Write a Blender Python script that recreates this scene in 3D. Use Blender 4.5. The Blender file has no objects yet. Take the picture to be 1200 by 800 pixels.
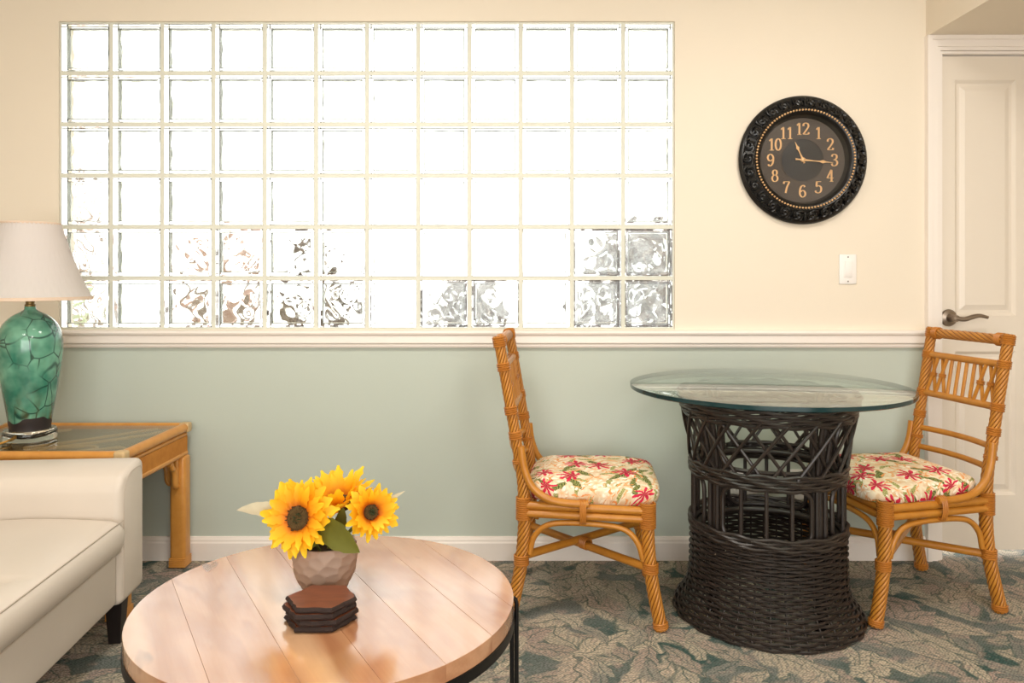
import bpy, bmesh, math, random
from mathutils import Vector, Matrix

random.seed(7)
PI = math.pi
S = bpy.context.scene
COL = S.collection

# ------------------------------------------------------------------ camera
CAMH, FPX, HOR = 1.115, 900.0, 325.0        # eye height, focal length and horizon (1200x800 frame)
WALL = 3.04                                 # distance of the window wall
cam_d = bpy.data.cameras.new('camera')
cam_d.sensor_width = 36.0
cam_d.lens = FPX / 1200.0 * 36.0
cam_d.shift_y = (HOR - 400.0) / 1200.0
cam_d.clip_start = 0.02
cam = bpy.data.objects.new('camera', cam_d)
cam.location = (0, 0, CAMH)
cam.rotation_euler = (PI / 2, 0, 0)
COL.objects.link(cam)
S.camera = cam

# ------------------------------------------------------------------ world, lights, exposure
W = bpy.data.worlds.new('overcast_sky')
W.use_nodes = True
bg = W.node_tree.nodes['Background']
bg.inputs[0].default_value = (1.0, 0.99, 0.975, 1)
bg.inputs[1].default_value = 3.0
S.world = W
S.view_settings.view_transform = 'Standard'
S.view_settings.look = 'None'
S.view_settings.gamma = 1.0
S.view_settings.use_curve_mapping = False
S.view_settings.exposure = 0.0
S.cycles.use_denoising = True
S.cycles.max_bounces = 20
S.cycles.transmission_bounces = 18
S.cycles.transparent_max_bounces = 12
S.cycles.caustics_refractive = True
S.cycles.caustics_reflective = False
S.cycles.sample_clamp_indirect = 6.0
CEIL_WATTS = 17.0
BACK_WATTS = 56.0


def area(name, loc, rot, sx, sy, watts, color, shape='RECTANGLE', parent=None):
    d = bpy.data.lights.new(name, 'AREA')
    d.shape = shape
    d.size = sx
    if shape == 'RECTANGLE':
        d.size_y = sy
    d.energy = watts
    d.color = color
    o = bpy.data.objects.new(name, d)
    o.location = loc
    o.rotation_euler = rot
    COL.objects.link(o)
    o.parent = parent
    return o


# soft fill added outside an invented opening in the unseen rear wall
area('rear_fill', (0.2, -2.62, 1.2), (PI / 2, 0, 0), 3.6, 2.0, BACK_WATTS, (1.0, 0.97, 0.92))


# ------------------------------------------------------------------ mesh helpers
def srgb(r, g, b):
    def f(c):
        c /= 255.0
        return c / 12.92 if c <= 0.04045 else ((c + 0.055) / 1.055) ** 2.4
    return (f(r), f(g), f(b), 1.0)


def smooth_path(pts, n):
    """Catmull-Rom through pts, n samples per span."""
    P = [Vector(p) for p in pts]
    out = []
    for i in range(len(P) - 1):
        p0 = P[i - 1] if i > 0 else P[i] * 2 - P[i + 1]
        p1, p2 = P[i], P[i + 1]
        p3 = P[i + 2] if i + 2 < len(P) else P[i + 1] * 2 - P[i]
        for k in range(n):
            t = k / n
            out.append(0.5 * ((2 * p1) + (-p0 + p2) * t + (2 * p0 - 5 * p1 + 4 * p2 - p3) * t * t
                              + (-p0 + 3 * p1 - 3 * p2 + p3) * t ** 3))
    out.append(P[-1].copy())
    return out


class MB:
    def __init__(self):
        self.v, self.f, self.m = [], [], []

    def face(self, idx, m=0):
        self.f.append(tuple(idx))
        self.m.append(m)

    def box(self, x0, x1, y0, y1, z0, z1, m=0):
        b = len(self.v)
        self.v += [(x, y, z) for z in (z0, z1) for y in (y0, y1) for x in (x0, x1)]
        for q in ((0, 2, 3, 1), (4, 5, 7, 6), (0, 1, 5, 4), (2, 6, 7, 3), (0, 4, 6, 2), (1, 3, 7, 5)):
            self.face([b + i for i in q], m)
        return self

    def rbox(self, x0, x1, y0, y1, z0, z1, r=0.01, seg=2, m=0, xf=None):
        bm = bmesh.new()
        bmesh.ops.create_cube(bm, size=1.0)
        for v in bm.verts:
            v.co = Vector((x0 + (v.co.x + .5) * (x1 - x0), y0 + (v.co.y + .5) * (y1 - y0), z0 + (v.co.z + .5) * (z1 - z0)))
        bmesh.ops.bevel(bm, geom=bm.edges[:], offset=r, segments=seg, profile=0.5, affect='EDGES')
        self.add_bm(bm, m, xf)
        return self

    def add_bm(self, bm, m=0, xf=None):
        b = len(self.v)
        bm.verts.index_update()
        for v in bm.verts:
            self.v.append(tuple(xf(v.co) if xf else v.co))
        for f in bm.faces:
            self.face([b + v.index for v in f.verts], m)
        bm.free()

    def tube(self, pts, r, n=8, closed=False, cap=True, rf=None, m=0):
        P = [Vector(p) for p in pts]
        N = len(P)
        T = []
        for i in range(N):
            a = P[(i - 1) % N] if (closed or i > 0) else P[i]
            c = P[(i + 1) % N] if (closed or i < N - 1) else P[i]
            t = c - a
            T.append(t.normalized() if t.length > 1e-9 else Vector((0, 0, 1)))
        up = Vector((0, 0, 1)) if abs(T[0].z) < 0.9 else Vector((1, 0, 0))
        nrm = (up - T[0] * up.dot(T[0])).normalized()
        b = len(self.v)
        s = 0.0
        for i in range(N):
            if i:
                s += (P[i] - P[i - 1]).length
                nrm = (nrm - T[i] * nrm.dot(T[i]))
                nrm = nrm.normalized() if nrm.length > 1e-6 else T[i].orthogonal().normalized()
            bn = T[i].cross(nrm)
            rr = r[i] if isinstance(r, (list, tuple)) else r
            for k in range(n):
                a = 2 * PI * k / n
                q = rr * (rf(a, s) if rf else 1.0)
                self.v.append(tuple(P[i] + nrm * (q * math.cos(a)) + bn * (q * math.sin(a))))
        for i in range(N if closed else N - 1):
            j = (i + 1) % N
            for k in range(n):
                l = (k + 1) % n
                self.face((b + i * n + k, b + i * n + l, b + j * n + l, b + j * n + k), m)
        if cap and not closed:
            self.face([b + k for k in range(n)][::-1], m)
            self.face([b + (N - 1) * n + k for k in range(n)], m)
        return self

    def ring(self, c, R, r, n=24, k=6, z_axis=True, m=0):
        pts = [(c[0] + R * math.cos(2 * PI * i / n), c[1] + R * math.sin(2 * PI * i / n), c[2]) for i in range(n)]
        return self.tube(pts, r, k, closed=True, m=m)

    def lathe(self, prof, n=48, c=(0, 0, 0), cap0=False, cap1=False, rf=None, m=0, mf=None):
        b = len(self.v)
        for (r, z) in prof:
            for k in range(n):
                a = 2 * PI * k / n
                q = r * (rf(a, z) if rf else 1.0)
                self.v.append((c[0] + q * math.cos(a), c[1] + q * math.sin(a), c[2] + z))
        for i in range(len(prof) - 1):
            mm = mf(i) if mf else m
            for k in range(n):
                l = (k + 1) % n
                self.face((b + i * n + k, b + i * n + l, b + (i + 1) * n + l, b + (i + 1) * n + k), mm)
        if cap0:
            self.face([b + k for k in range(n)][::-1], mf(0) if mf else m)
        if cap1:
            e = b + (len(prof) - 1) * n
            self.face([e + k for k in range(n)], mf(len(prof) - 2) if mf else m)
        return self

    def prism(self, poly, z0, z1, m=0):
        """poly in xy extruded z0..z1"""
        b = len(self.v)
        n = len(poly)
        self.v += [(p[0], p[1], z0) for p in poly] + [(p[0], p[1], z1) for p in poly]
        self.face([b + i for i in range(n)][::-1], m)
        self.face([b + n + i for i in range(n)], m)
        for i in range(n):
            j = (i + 1) % n
            self.face((b + i, b + j, b + n + j, b + n + i), m)
        return self

    def xform(self, fn, start=0):
        for i in range(start, len(self.v)):
            self.v[i] = tuple(fn(Vector(self.v[i])))
        return self

    def mesh(self, name, mats, smooth=True, angle=40):
        me = bpy.data.meshes.new(name)
        me.from_pydata(self.v, [], self.f)
        for mt in (mats if isinstance(mats, (list, tuple)) else [mats]):
            me.materials.append(mt)
        me.polygons.foreach_set('material_index', self.m)
        if smooth:
            me.polygons.foreach_set('use_smooth', [True] * len(me.polygons))
            me.set_sharp_from_angle(angle=math.radians(angle))
        me.update()
        return me

    def build(self, name, mats, parent=None, smooth=True, angle=40, loc=None):
        return link(name, self.mesh(name, mats, smooth, angle), parent, loc)


def link(name, me, parent=None, loc=None):
    o = bpy.data.objects.new(name, me)
    COL.objects.link(o)
    o.parent = parent
    if loc is not None:
        o.location = loc
    return o


def tag(o, label, cat, group=None, kind=None):
    o['label'] = label
    o['category'] = cat
    if group:
        o['group'] = group
    if kind:
        o['kind'] = kind
    return o


def thing(name, label, cat, loc=(0, 0, 0), rz=0.0, group=None):
    o = bpy.data.objects.new(name, None)
    o.empty_display_size = 0.1
    COL.objects.link(o)
    o.location = loc
    o.rotation_euler = (0, 0, rz)
    return tag(o, label, cat, group)


def struct(o):
    o['kind'] = 'structure'
    return o


# ------------------------------------------------------------------ material helpers
class NT:
    def __init__(self, name):
        self.mat = bpy.data.materials.new(name)
        self.mat.use_nodes = True
        self.t = self.mat.node_tree
        self.t.nodes.clear()
        self.out = self.t.nodes.new('ShaderNodeOutputMaterial')

    def n(self, kind, **kw):
        nd = self.t.nodes.new('ShaderNode' + kind)
        for k, v in kw.items():
            setattr(nd, k, v)
        return nd

    def set(self, sock, v):
        if v is None:
            return
        if isinstance(v, bpy.types.NodeSocket):
            self.t.links.new(v, sock)
        else:
            sock.default_value = v

    def math(self, op, a, b=None, c=None, clamp=False):
        nd = self.n('Math', operation=op)
        nd.use_clamp = clamp
        for i, x in enumerate((a, b, c)):
            self.set(nd.inputs[i], x)
        return nd.outputs[0]

    def vmath(self, op, a, b=None, scale=None):
        nd = self.n('VectorMath', operation=op)
        self.set(nd.inputs[0], a)
        self.set(nd.inputs[1], b)
        if scale is not None:
            self.set(nd.inputs['Scale'], scale)
        return nd.outputs['Value'] if op in ('LENGTH', 'DOT_PRODUCT', 'DISTANCE') else nd.outputs['Vector']

    def mix(self, f, a, b, mode='MIX'):
        nd = self.n('Mix', data_type='RGBA', blend_type=mode)
        self.set(nd.inputs[0], f)
        self.set(nd.inputs[6], a)
        self.set(nd.inputs[7], b)
        return nd.outputs[2]

    def noise(self, vec, scale, detail=3.0, rough=0.5, dist=0.0):
        nd = self.n('TexNoise')
        self.set(nd.inputs['Vector'], vec)
        self.set(nd.inputs['Scale'], scale)
        self.set(nd.inputs['Detail'], detail)
        self.set(nd.inputs['Roughness'], rough)
        self.set(nd.inputs['Distortion'], dist)
        return nd

    def ramp(self, f, stops, interp='LINEAR'):
        nd = self.n('ValToRGB')
        nd.color_ramp.interpolation = interp
        el = nd.color_ramp.elements
        while len(el) < len(stops):
            el.new(0.5)
        for e, (p, c) in zip(el, stops):
            e.position = p
            e.color = c if len(c) == 4 else (*c, 1)
        self.set(nd.inputs[0], f)
        return nd.outputs[0]

    def sep(self, v):
        nd = self.n('SeparateXYZ')
        self.set(nd.inputs[0], v)
        return nd.outputs

    def comb(self, x, y, z):
        nd = self.n('CombineXYZ')
        for i, q in enumerate((x, y, z)):
            self.set(nd.inputs[i], q)
        return nd.outputs[0]

    def coord(self, which='Object'):
        return self.n('TexCoord').outputs[which]

    def mapping(self, v, scale=(1, 1, 1), loc=(0, 0, 0), rot=(0, 0, 0)):
        nd = self.n('Mapping')
        self.set(nd.inputs[0], v)
        nd.inputs['Location'].default_value = loc
        nd.inputs['Rotation'].default_value = rot
        nd.inputs['Scale'].default_value = scale
        return nd.outputs[0]

    def bump(self, h, strength=0.2, dist=0.002):
        nd = self.n('Bump')
        nd.inputs['Strength'].default_value = strength
        nd.inputs['Distance'].default_value = dist
        self.set(nd.inputs['Height'], h)
        return nd.outputs[0]

    def principled(self, color, rough=0.5, **kw):
        p = self.n('BsdfPrincipled')
        self.set(p.inputs['Base Color'], color)
        self.set(p.inputs['Roughness'], rough)
        for k, v in kw.items():
            self.set(p.inputs[k.replace('_', ' ')], v)
        self.t.links.new(p.outputs[0], self.out.inputs[0])
        return p

    def voronoi(self, vec, scale=1.0, rnd=1.0, feature='F1', dims='2D'):
        nd = self.n('TexVoronoi', feature=feature, voronoi_dimensions=dims)
        self.set(nd.inputs['Vector'], vec)
        nd.inputs['Scale'].default_value = scale
        nd.inputs['Randomness'].default_value = rnd
        return nd


def M_plain(name, col, rough=0.5, var=0.0, vscale=8.0, bump=0.0, bscale=200.0, **kw):
    t = NT(name)
    c = t.coord()
    color = col
    if var:
        nz = t.noise(c, vscale, 3.0)
        dark = tuple(x * (1 - var) for x in col[:3]) + (1,)
        color = t.mix(nz.outputs[0], dark, col)
    p = t.principled(color, rough, **kw)
    if bump:
        t.set(p.inputs['Normal'], t.bump(t.noise(c, bscale, 2.0).outputs[0], bump, 0.001))
    return t.mat


def M_arch_glass(name, tint, gloss=1.0, rough=0.0, ior=1.5):
    """thin sheet of flat glass: clear tinted see-through plus mirror by Fresnel"""
    t = NT(name)
    tr = t.n('BsdfTransparent')
    tr.inputs[0].default_value = tint
    gl = t.n('BsdfGlossy')
    gl.inputs['Roughness'].default_value = rough
    gl.inputs[0].default_value = (1, 1, 1, 1)
    fr = t.n('Fresnel')
    bk = t.n('NewGeometry').outputs['Backfacing']
    t.set(fr.inputs[0], t.math('ADD', ior, t.math('MULTIPLY', bk, 1.0 / ior - ior)))
    mx = t.n('MixShader')
    t.set(mx.inputs[0], t.math('MULTIPLY', fr.outputs[0], gloss))
    t.t.links.new(tr.outputs[0], mx.inputs[1])
    t.t.links.new(gl.outputs[0], mx.inputs[2])
    t.t.links.new(mx.outputs[0], t.out.inputs[0])
    return t.mat


def leaf_layer(t, vec2, scale, off, length, width, veinf):
    """voronoi-scattered leaves: returns (mask, vein 0..1, random colour, signed cross distance)"""
    v = t.mapping(vec2, (scale, scale, scale), (off, off * 1.7, 0))
    vo = t.voronoi(v)
    d = t.vmath('SUBTRACT', v, vo.outputs['Position'])
    rc = t.sep(vo.outputs['Color'])
    ang = t.math('MULTIPLY', rc[0], 2 * PI)
    s_, c_ = t.math('SINE', ang), t.math('COSINE', ang)
    dx = t.sep(d)
    u = t.math('ADD', t.math('MULTIPLY', dx[0], c_), t.math('MULTIPLY', dx[1], s_))
    w = t.math('SUBTRACT', t.math('MULTIPLY', dx[1], c_), t.math('MULTIPLY', dx[0], s_))
    # bend the midrib
    w = t.math('ADD', w, t.math('MULTIPLY', t.math('MULTIPLY', u, u), t.math('SUBTRACT', rc[1], 0.5)))
    un = t.math('DIVIDE', u, length)
    env = t.math('MULTIPLY', t.math('SUBTRACT', 1.0, t.math('MULTIPLY', un, un)), width)
    aw = t.math('ABSOLUTE', w)
    inside = t.math('SUBTRACT', env, aw)
    mask = t.math('MULTIPLY', inside, 14.0 / max(width, .05) * .3, clamp=True)
    vein = t.math('SINE', t.math('MULTIPLY', t.math('SUBTRACT', u, t.math('MULTIPLY', aw, 1.2)), veinf))
    return mask, vein, vo.outputs['Color'], w


def M_carpet():
    t = NT('carpet')
    c = t.coord()
    nz = t.noise(c, 7.0, 3.0)
    warp = t.vmath('ADD', c, t.vmath('SCALE', t.vmath('SUBTRACT', nz.outputs['Color'], (.5, .5, .5)), None, .11))
    nz2 = t.noise(c, 30.0, 2.0)
    warp = t.vmath('ADD', warp, t.vmath('SCALE', t.vmath('SUBTRACT', nz2.outputs['Color'], (.5, .5, .5)), None, .018))
    teal, slate = srgb(70, 98, 92), srgb(136, 138, 132)
    beige, tan, rose = srgb(222, 206, 180), srgb(184, 173, 154), srgb(200, 174, 160)
    big = t.noise(c, 3.2, 3.0)
    col = t.mix(t.ramp(big.outputs[0], [(.38, (0, 0, 0)), (.58, (1, 1, 1))]), teal, slate)
    for (sc, off, L, Wd, vf, a, b) in ((5.2, 1.3, .66, .26, 52, tan, beige), (4.0, 7.7, .64, .27, 64, beige, tan), (6.1, 5.3, .62, .22, 48, tan, rose),
                                       (4.6, 3.9, .62, .24, 58, beige, rose), (6.5, 11.2, .60, .20, 44, slate, beige)):
        mk, ve, rcol, w = leaf_layer(t, warp, sc, off, L, Wd, vf)
        rc = t.sep(rcol)
        lc = t.mix(rc[2], a, b)
        lc = t.mix(t.math('MULTIPLY', t.math('GREATER_THAN', ve, .45), .55), lc, slate)
        lc = t.mix(t.math('MULTIPLY', t.math('LESS_THAN', t.math('ABSOLUTE', w), .012), .7), lc, teal)
        edge = t.math('MULTIPLY', t.math('MULTIPLY', mk, t.math('SUBTRACT', 1.0, mk)), 2.6, clamp=True)
        edge = t.math('MULTIPLY', edge, t.math('GREATER_THAN', w, 0.0))
        col = t.mix(t.math('MULTIPLY', mk, .92), col, lc)
        col = t.mix(edge, col, teal)
    fl = t.noise(c, 22.0, 3.0)
    col = t.mix(t.ramp(fl.outputs[0], [(.56, (0, 0, 0)), (.68, (.5, .5, .5))]), col, rose)
    sp = t.noise(c, 60.0, 2.0)
    col = t.mix(t.ramp(sp.outputs[0], [(.50, (0, 0, 0)), (.72, (.55, .55, .55))]), col, slate)
    # woven loop texture
    r = t.mapping(c, (120, 190, 1), rot=(0, 0, .5))
    wv = t.voronoi(r, 1.0, 0.6)
    loop = t.ramp(wv.outputs['Distance'], [(.15, (1, 1, 1)), (.62, (0, 0, 0))])
    col = t.mix(t.math('MULTIPLY', t.math('SUBTRACT', 1.0, loop), .85), col, t.mix(.62, col, srgb(40, 46, 44)))
    p = t.principled(col, 0.95)
    t.set(p.inputs['Normal'], t.bump(loop, 0.6, 0.003))
    p.inputs['Specular IOR Level'].default_value = 0.1
    return t.mat


def M_floral():
    t = NT('floral_fabric')
    c = t.coord()
    x, y, z = t.sep(c)
    spread = t.math('MULTIPLY_ADD', t.math('SUBTRACT', .472, z), 6.0, 1.0)
    v2 = t.comb(t.math('MULTIPLY', x, spread), t.math('MULTIPLY', y, spread), 0.0)
    nz = t.noise(v2, 34.0, 3.0)
    v2 = t.vmath('ADD', v2, t.vmath('SCALE', t.vmath('SUBTRACT', nz.outputs['Color'], (.5, .5, .5)), None, .026))
    cream = srgb(240, 224, 196)
    col = t.mix(t.ramp(t.noise(v2, 30.0).outputs[0], [(.42, (0, 0, 0)), (.6, (1, 1, 1))]), cream, srgb(226, 196, 158))

    def flowers(col, scale, off, R, petals, thr, ca, cb):
        v = t.mapping(v2, (scale, scale, scale), (off, off * .63, 0))
        vo = t.voronoi(v, 1.0, .9)
        d = t.vmath('SUBTRACT', v, vo.outputs['Position'])
        dx = t.sep(d)
        rr = t.vmath('LENGTH', d)
        an = t.math('ARCTAN2', dx[1], dx[0])
        rnd = t.sep(vo.outputs['Color'])
        lob = t.math('COSINE', t.math('ADD', t.math('MULTIPLY', an, petals), t.math('MULTIPLY', rnd[0], 6.0)))
        rad = t.math('MULTIPLY_ADD', lob, .38 * R, .66 * R)
        mk = t.math('MULTIPLY', t.math('SUBTRACT', rad, rr), 40.0, clamp=True)
        mk = t.math('MULTIPLY', mk, t.math('GREATER_THAN', rnd[1], thr))
        fc = t.mix(t.math('MULTIPLY', rr, 1.6 / R, clamp=True), ca, cb)
        # pale petal tips between the lobes
        fc = t.mix(t.math('MULTIPLY', t.math('LESS_THAN', lob, -.2), .35), fc, srgb(236, 150, 140))
        return t.mix(mk, col, fc)

    def leaves(col, scale, off, L, Wd, thr, ca, cb):
        mk, ve, rc, w = leaf_layer(t, v2, scale, off, L, Wd, 40)
        r3 = t.sep(rc)
        lc = t.mix(t.math('MULTIPLY', t.math('ADD', ve, 1.0), .5), ca, cb)
        mk = t.math('MULTIPLY', mk, t.math('GREATER_THAN', r3[2], thr))
        return t.mix(mk, col, lc)

    col = leaves(col, 22, 2.0, .70, .10, .25, srgb(224, 150, 92), srgb(240, 200, 150))
    col = leaves(col, 15, 4.4, .66, .15, .25, srgb(120, 126, 66), srgb(200, 192, 130))
    col = flowers(col, 15, 3.1, .52, 7, .40, srgb(240, 190, 120), srgb(252, 242, 224))
    col = leaves(col, 12, 8.1, .66, .17, .42, srgb(58, 72, 40), srgb(158, 158, 92))
    col = leaves(col, 26, 6.7, .60, .10, .55, srgb(226, 130, 70), srgb(240, 176, 110))
    col = flowers(col, 10.5, 9.7, .52, 8, .52, srgb(150, 14, 38), srgb(216, 46, 80))
    p = t.principled(col, 0.85)
    t.set(p.inputs['Normal'], t.bump(t.noise(c, 700.0, 1.0).outputs[0], .15, .0006))
    p.inputs['Specular IOR Level'].default_value = 0.2
    return t.mat


def M_rattan(name, base, dark, rough=0.38):
    t = NT(name)
    c = t.coord()
    nz = t.noise(c, 22.0, 4.0, .6)
    fine = t.noise(t.mapping(c, (240, 240, 60)), 1.0, 2.0)
    col = t.mix(nz.outputs[0], dark, base)
    col = t.mix(t.math('MULTIPLY', fine.outputs[0], .35), col, dark)
    p = t.principled(col, rough)
    t.set(p.inputs['Normal'], t.bump(fine.outputs[0], .12, .0008))
    p.inputs['Coat Weight'].default_value = 0.15
    p.inputs['Coat Roughness'].default_value = 0.25
    return t.mat


def M_wood_plank():
    t = NT('acacia_wood')
    c = t.coord()
    rnd = t.n('ObjectInfo').outputs['Random']
    off = t.comb(t.math('MULTIPLY', rnd, 17.0), t.math('MULTIPLY', rnd, 31.0), 0.0)
    v = t.vmath('ADD', c, off)
    warp = t.noise(t.mapping(v, (5, 1.3, 5)), 1.0, 3.0, .55, .6)
    g = t.math('SINE', t.math('MULTIPLY', warp.outputs[0], 30.0))
    fine = t.noise(t.mapping(v, (220, 7, 220)), 1.0, 3.0)
    lite, mid, deep = srgb(206, 154, 114), srgb(160, 104, 68), srgb(84, 44, 24)
    col = t.mix(t.math('MULTIPLY_ADD', g, .30, .40), lite, mid)
    col = t.mix(t.math('MULTIPLY', fine.outputs[0], .25), col, deep)
    # each plank its own tone, some with a pale sapwood streak
    col = t.mix(t.math('MULTIPLY', t.math('FRACT', t.math('MULTIPLY', rnd, 7.3)), .45), col, mid)
    sap = t.noise(t.mapping(v, (9, .6, 9)), 1.0, 1.0)
    col = t.mix(t.ramp(sap.outputs[0], [(.56, (0, 0, 0)), (.74, (.45, .45, .45))]), col, srgb(232, 196, 156))
    kn = t.noise(t.mapping(v, (14, 5, 14)), 1.0, 2.0)
    col = t.mix(t.ramp(kn.outputs[0], [(.70, (0, 0, 0)), (.78, (.8, .8, .8))]), col, deep)
    p = t.principled(col, 0.22, IOR=1.6)
    t.set(p.inputs['Normal'], t.bump(fine.outputs[0], .05, .0005))
    p.inputs['Coat Weight'].default_value = 1.0
    p.inputs['Coat IOR'].default_value = 1.65
    p.inputs['Coat Roughness'].default_value = 0.15
    return t.mat


def M_glaze():
    t = NT('crackle_glaze')
    c = t.coord()
    nz = t.noise(c, 10.0, 3.0)
    base = t.mix(t.ramp(nz.outputs[0], [(.38, (0, 0, 0)), (.62, (1, 1, 1))]), srgb(38, 112, 92), srgb(112, 172, 146))
    zz = t.sep(c)[2]
    warp = t.vmath('ADD', c, t.vmath('SCALE', t.vmath('SUBTRACT', t.noise(c, 6.0, 2.0).outputs['Color'], (.5, .5, .5)), None, .05))
    vo = t.voronoi(t.mapping(warp, (1, 1, .8)), 17.0, 1.0, 'DISTANCE_TO_EDGE', '3D')
    crack = t.ramp(vo.outputs['Distance'], [(.012, (1, 1, 1)), (.045, (0, 0, 0))])
    gate = t.ramp(t.noise(c, 7.0, 1.0).outputs[0], [(.40, (0, 0, 0)), (.5, (1, 1, 1))])
    col = t.mix(t.math('MULTIPLY', crack, t.math('MULTIPLY', gate, .9)), base, srgb(22, 62, 54))
    # brown run and the raw dark clay foot with a wavy upper edge
    br = t.noise(t.mapping(c, (30, 30, 14)), 1.0, 3.0)
    low = t.math('SUBTRACT', 1.0, t.math('MULTIPLY', zz, 7.0), clamp=True)
    col = t.mix(t.math('MULTIPLY', t.ramp(br.outputs[0], [(.5, (0, 0, 0)), (.66, (1, 1, 1))]), t.math('MULTIPLY_ADD', low, .75, .1)), col, srgb(88, 76, 44))
    edge = t.math('MULTIPLY_ADD', t.noise(c, 13.0, 1.0).outputs[0], .09, -.012)
    foot = t.math('LESS_THAN', zz, edge)
    col = t.mix(foot, col, srgb(38, 30, 30))
    p = t.principled(col, t.math('MULTIPLY_ADD', foot, .5, .12))
    p.inputs['Coat Weight'].default_value = 0.4
    return t.mat


def M_petal():
    t = NT('sunflower_petal')
    y = t.sep(t.coord())[1]
    f = t.math('MULTIPLY', y, 1 / .06, clamp=True)
    col = t.ramp(f, [(0.04, srgb(222, 104, 6)), (.36, srgb(250, 176, 6)), (1.0, srgb(255, 220, 44))])
    p = t.principled(col, .6)
    tr = t.n('BsdfTranslucent')
    t.set(tr.inputs[0], col)
    mx = t.n('MixShader')
    mx.inputs[0].default_value = .35
    t.t.links.new(p.outputs[0], mx.inputs[1])
    t.t.links.new(tr.outputs[0], mx.inputs[2])
    t.t.links.new(mx.outputs[0], t.out.inputs[0])
    return t.mat


def M_translucent(name, col, amt=.35, rough=.7, var=0.0, vscale=60):
    t = NT(name)
    cc = col
    if var:
        cc = t.mix(t.noise(t.coord(), vscale, 3.0).outputs[0], tuple(q * (1 - var) for q in col[:3]) + (1,), col)
    p = t.principled(cc, rough)
    tr = t.n('BsdfTranslucent')
    t.set(tr.inputs[0], cc)
    mx = t.n('MixShader')
    mx.inputs[0].default_value = amt
    t.t.links.new(p.outputs[0], mx.inputs[1])
    t.t.links.new(tr.outputs[0], mx.inputs[2])
    t.t.links.new(mx.outputs[0], t.out.inputs[0])
    return t.mat


def M_glass(name, col, ior=1.45, rough=0.0):
    t = NT(name)
    g = t.n('BsdfGlass')
    g.inputs['Color'].default_value = col
    g.inputs['IOR'].default_value = ior
    g.inputs['Roughness'].default_value = rough
    t.t.links.new(g.outputs[0], t.out.inputs[0])
    return t.mat


def M_wicker():
    t = NT('dark_wicker')
    c = t.coord()
    nz = t.noise(c, 30.0, 3.0)
    col = t.mix(nz.outputs[0], srgb(26, 21, 18), srgb(54, 44, 39))
    chip = t.ramp(t.noise(c, 75.0, 1.0).outputs[0], [(.80, (0, 0, 0)), (.83, (1, 1, 1))])
    col = t.mix(t.math('MULTIPLY', chip, .7), col, srgb(170, 150, 130))
    p = t.principled(col, .38)
    return t.mat


def M_leather():
    t = NT('cream_leather')
    c = t.coord()
    vo = t.voronoi(c, 420.0, 1.0, 'F1', '3D')
    nz = t.noise(c, 5.0, 2.0)
    col = t.mix(nz.outputs[0], srgb(208, 197, 184), srgb(216, 206, 194))
    p = t.principled(col, .42)
    t.set(p.inputs['Normal'], t.bump(vo.outputs['Distance'], .10, .0006))
    return t.mat


def M_coaster():
    t = NT('dark_acacia')
    c = t.coord()
    w = t.noise(t.mapping(c, (14, 60, 14)), 1.0, 3.0, .5, .8)
    col = t.mix(w.outputs[0], srgb(78, 38, 22), srgb(134, 76, 48))
    t.principled(col, .4)
    return t.mat


CREAM = M_plain('cream_wall_paint', srgb(234, 223, 205), .75, bump=.08, bscale=260)
SAGE = M_plain('sage_wall_paint', srgb(192, 201, 190), .75, bump=.08, bscale=260)
TRIM = M_plain('white_trim_paint', srgb(242, 234, 226), .4, bump=.03)
DOORP = M_plain('door_paint', srgb(230, 220, 206), .38, bump=.04, bscale=120)
CEILP = M_plain('ceiling_paint', srgb(244, 238, 226), .85, bump=.05)
CARPET = M_carpet()
BLOCKG = M_glass('block_glass', (.975, .985, .975, 1), 1.46, .05)
MORTAR = M_plain('pale_mortar', srgb(226, 226, 212), .8, var=.06, vscale=40)
RATTAN = M_rattan('orange_rattan', srgb(212, 148, 54), srgb(168, 102, 26))
RATTAN2 = M_rattan('honey_rattan', srgb(226, 166, 84), srgb(196, 128, 50), .34)
BIND = M_rattan('rattan_binding', srgb(208, 138, 52), srgb(160, 92, 26), .45)
RGAP = M_plain('shade_painted_strip_gap', srgb(128, 66, 14), .6)  # groove shade between the strips, painted as a darker colour
FLORAL = M_floral()
WICKER = M_wicker()
TGLASS = M_arch_glass('table_glass', (.90, .965, .935, 1))
TEDGE = M_plain('table_glass_edge', (.004, .032, .036, 1), .12)
PLANK = M_wood_plank()
BLACK = M_plain('black_steel', srgb(22, 21, 22), .38, Metallic=.5)
LEATHER = M_leather()
PIPING = M_plain('leather_piping', srgb(196, 182, 168), .5)
DARKWOOD = M_plain('espresso_wood', srgb(30, 20, 18), .4, var=.3, vscale=40)
POT = M_plain('taupe_ceramic', srgb(162, 138, 122), .6, var=.12, vscale=25)
SOIL = M_plain('florist_foam', srgb(40, 36, 26), .95)
COASTER = M_coaster()
BARK = M_plain('coaster_bark', srgb(44, 26, 20), .8, var=.5, vscale=120, bump=.5, bscale=300)
PETAL = M_petal()
SEEDS = M_plain('sunflower_seeds', srgb(96, 72, 30), .9, var=.6, vscale=260)
SEEDG = M_plain('sunflower_heart', srgb(62, 72, 36), .9, var=.5, vscale=260)
LEAFG = M_translucent('green_leaf', srgb(126, 130, 50), .25, .5, .5, 22)
STEMG = M_plain('flower_stem', srgb(90, 104, 44), .6, var=.3)
LEAFW = M_translucent('pale_leaf', srgb(232, 228, 200), .3, .6, .12)
GLAZE = M_glaze()
ACRYL = M_glass('clear_acrylic', (.97, .97, .95, 1), 1.45, .03)
BRASS = M_plain('aged_brass', srgb(120, 100, 62), .4, Metallic=.8)
SHADE = M_translucent('pleated_fabric', srgb(248, 241, 238), .45, .9)
SHADEB = M_translucent('shade_binding', srgb(246, 226, 206), .3, .8)
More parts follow.
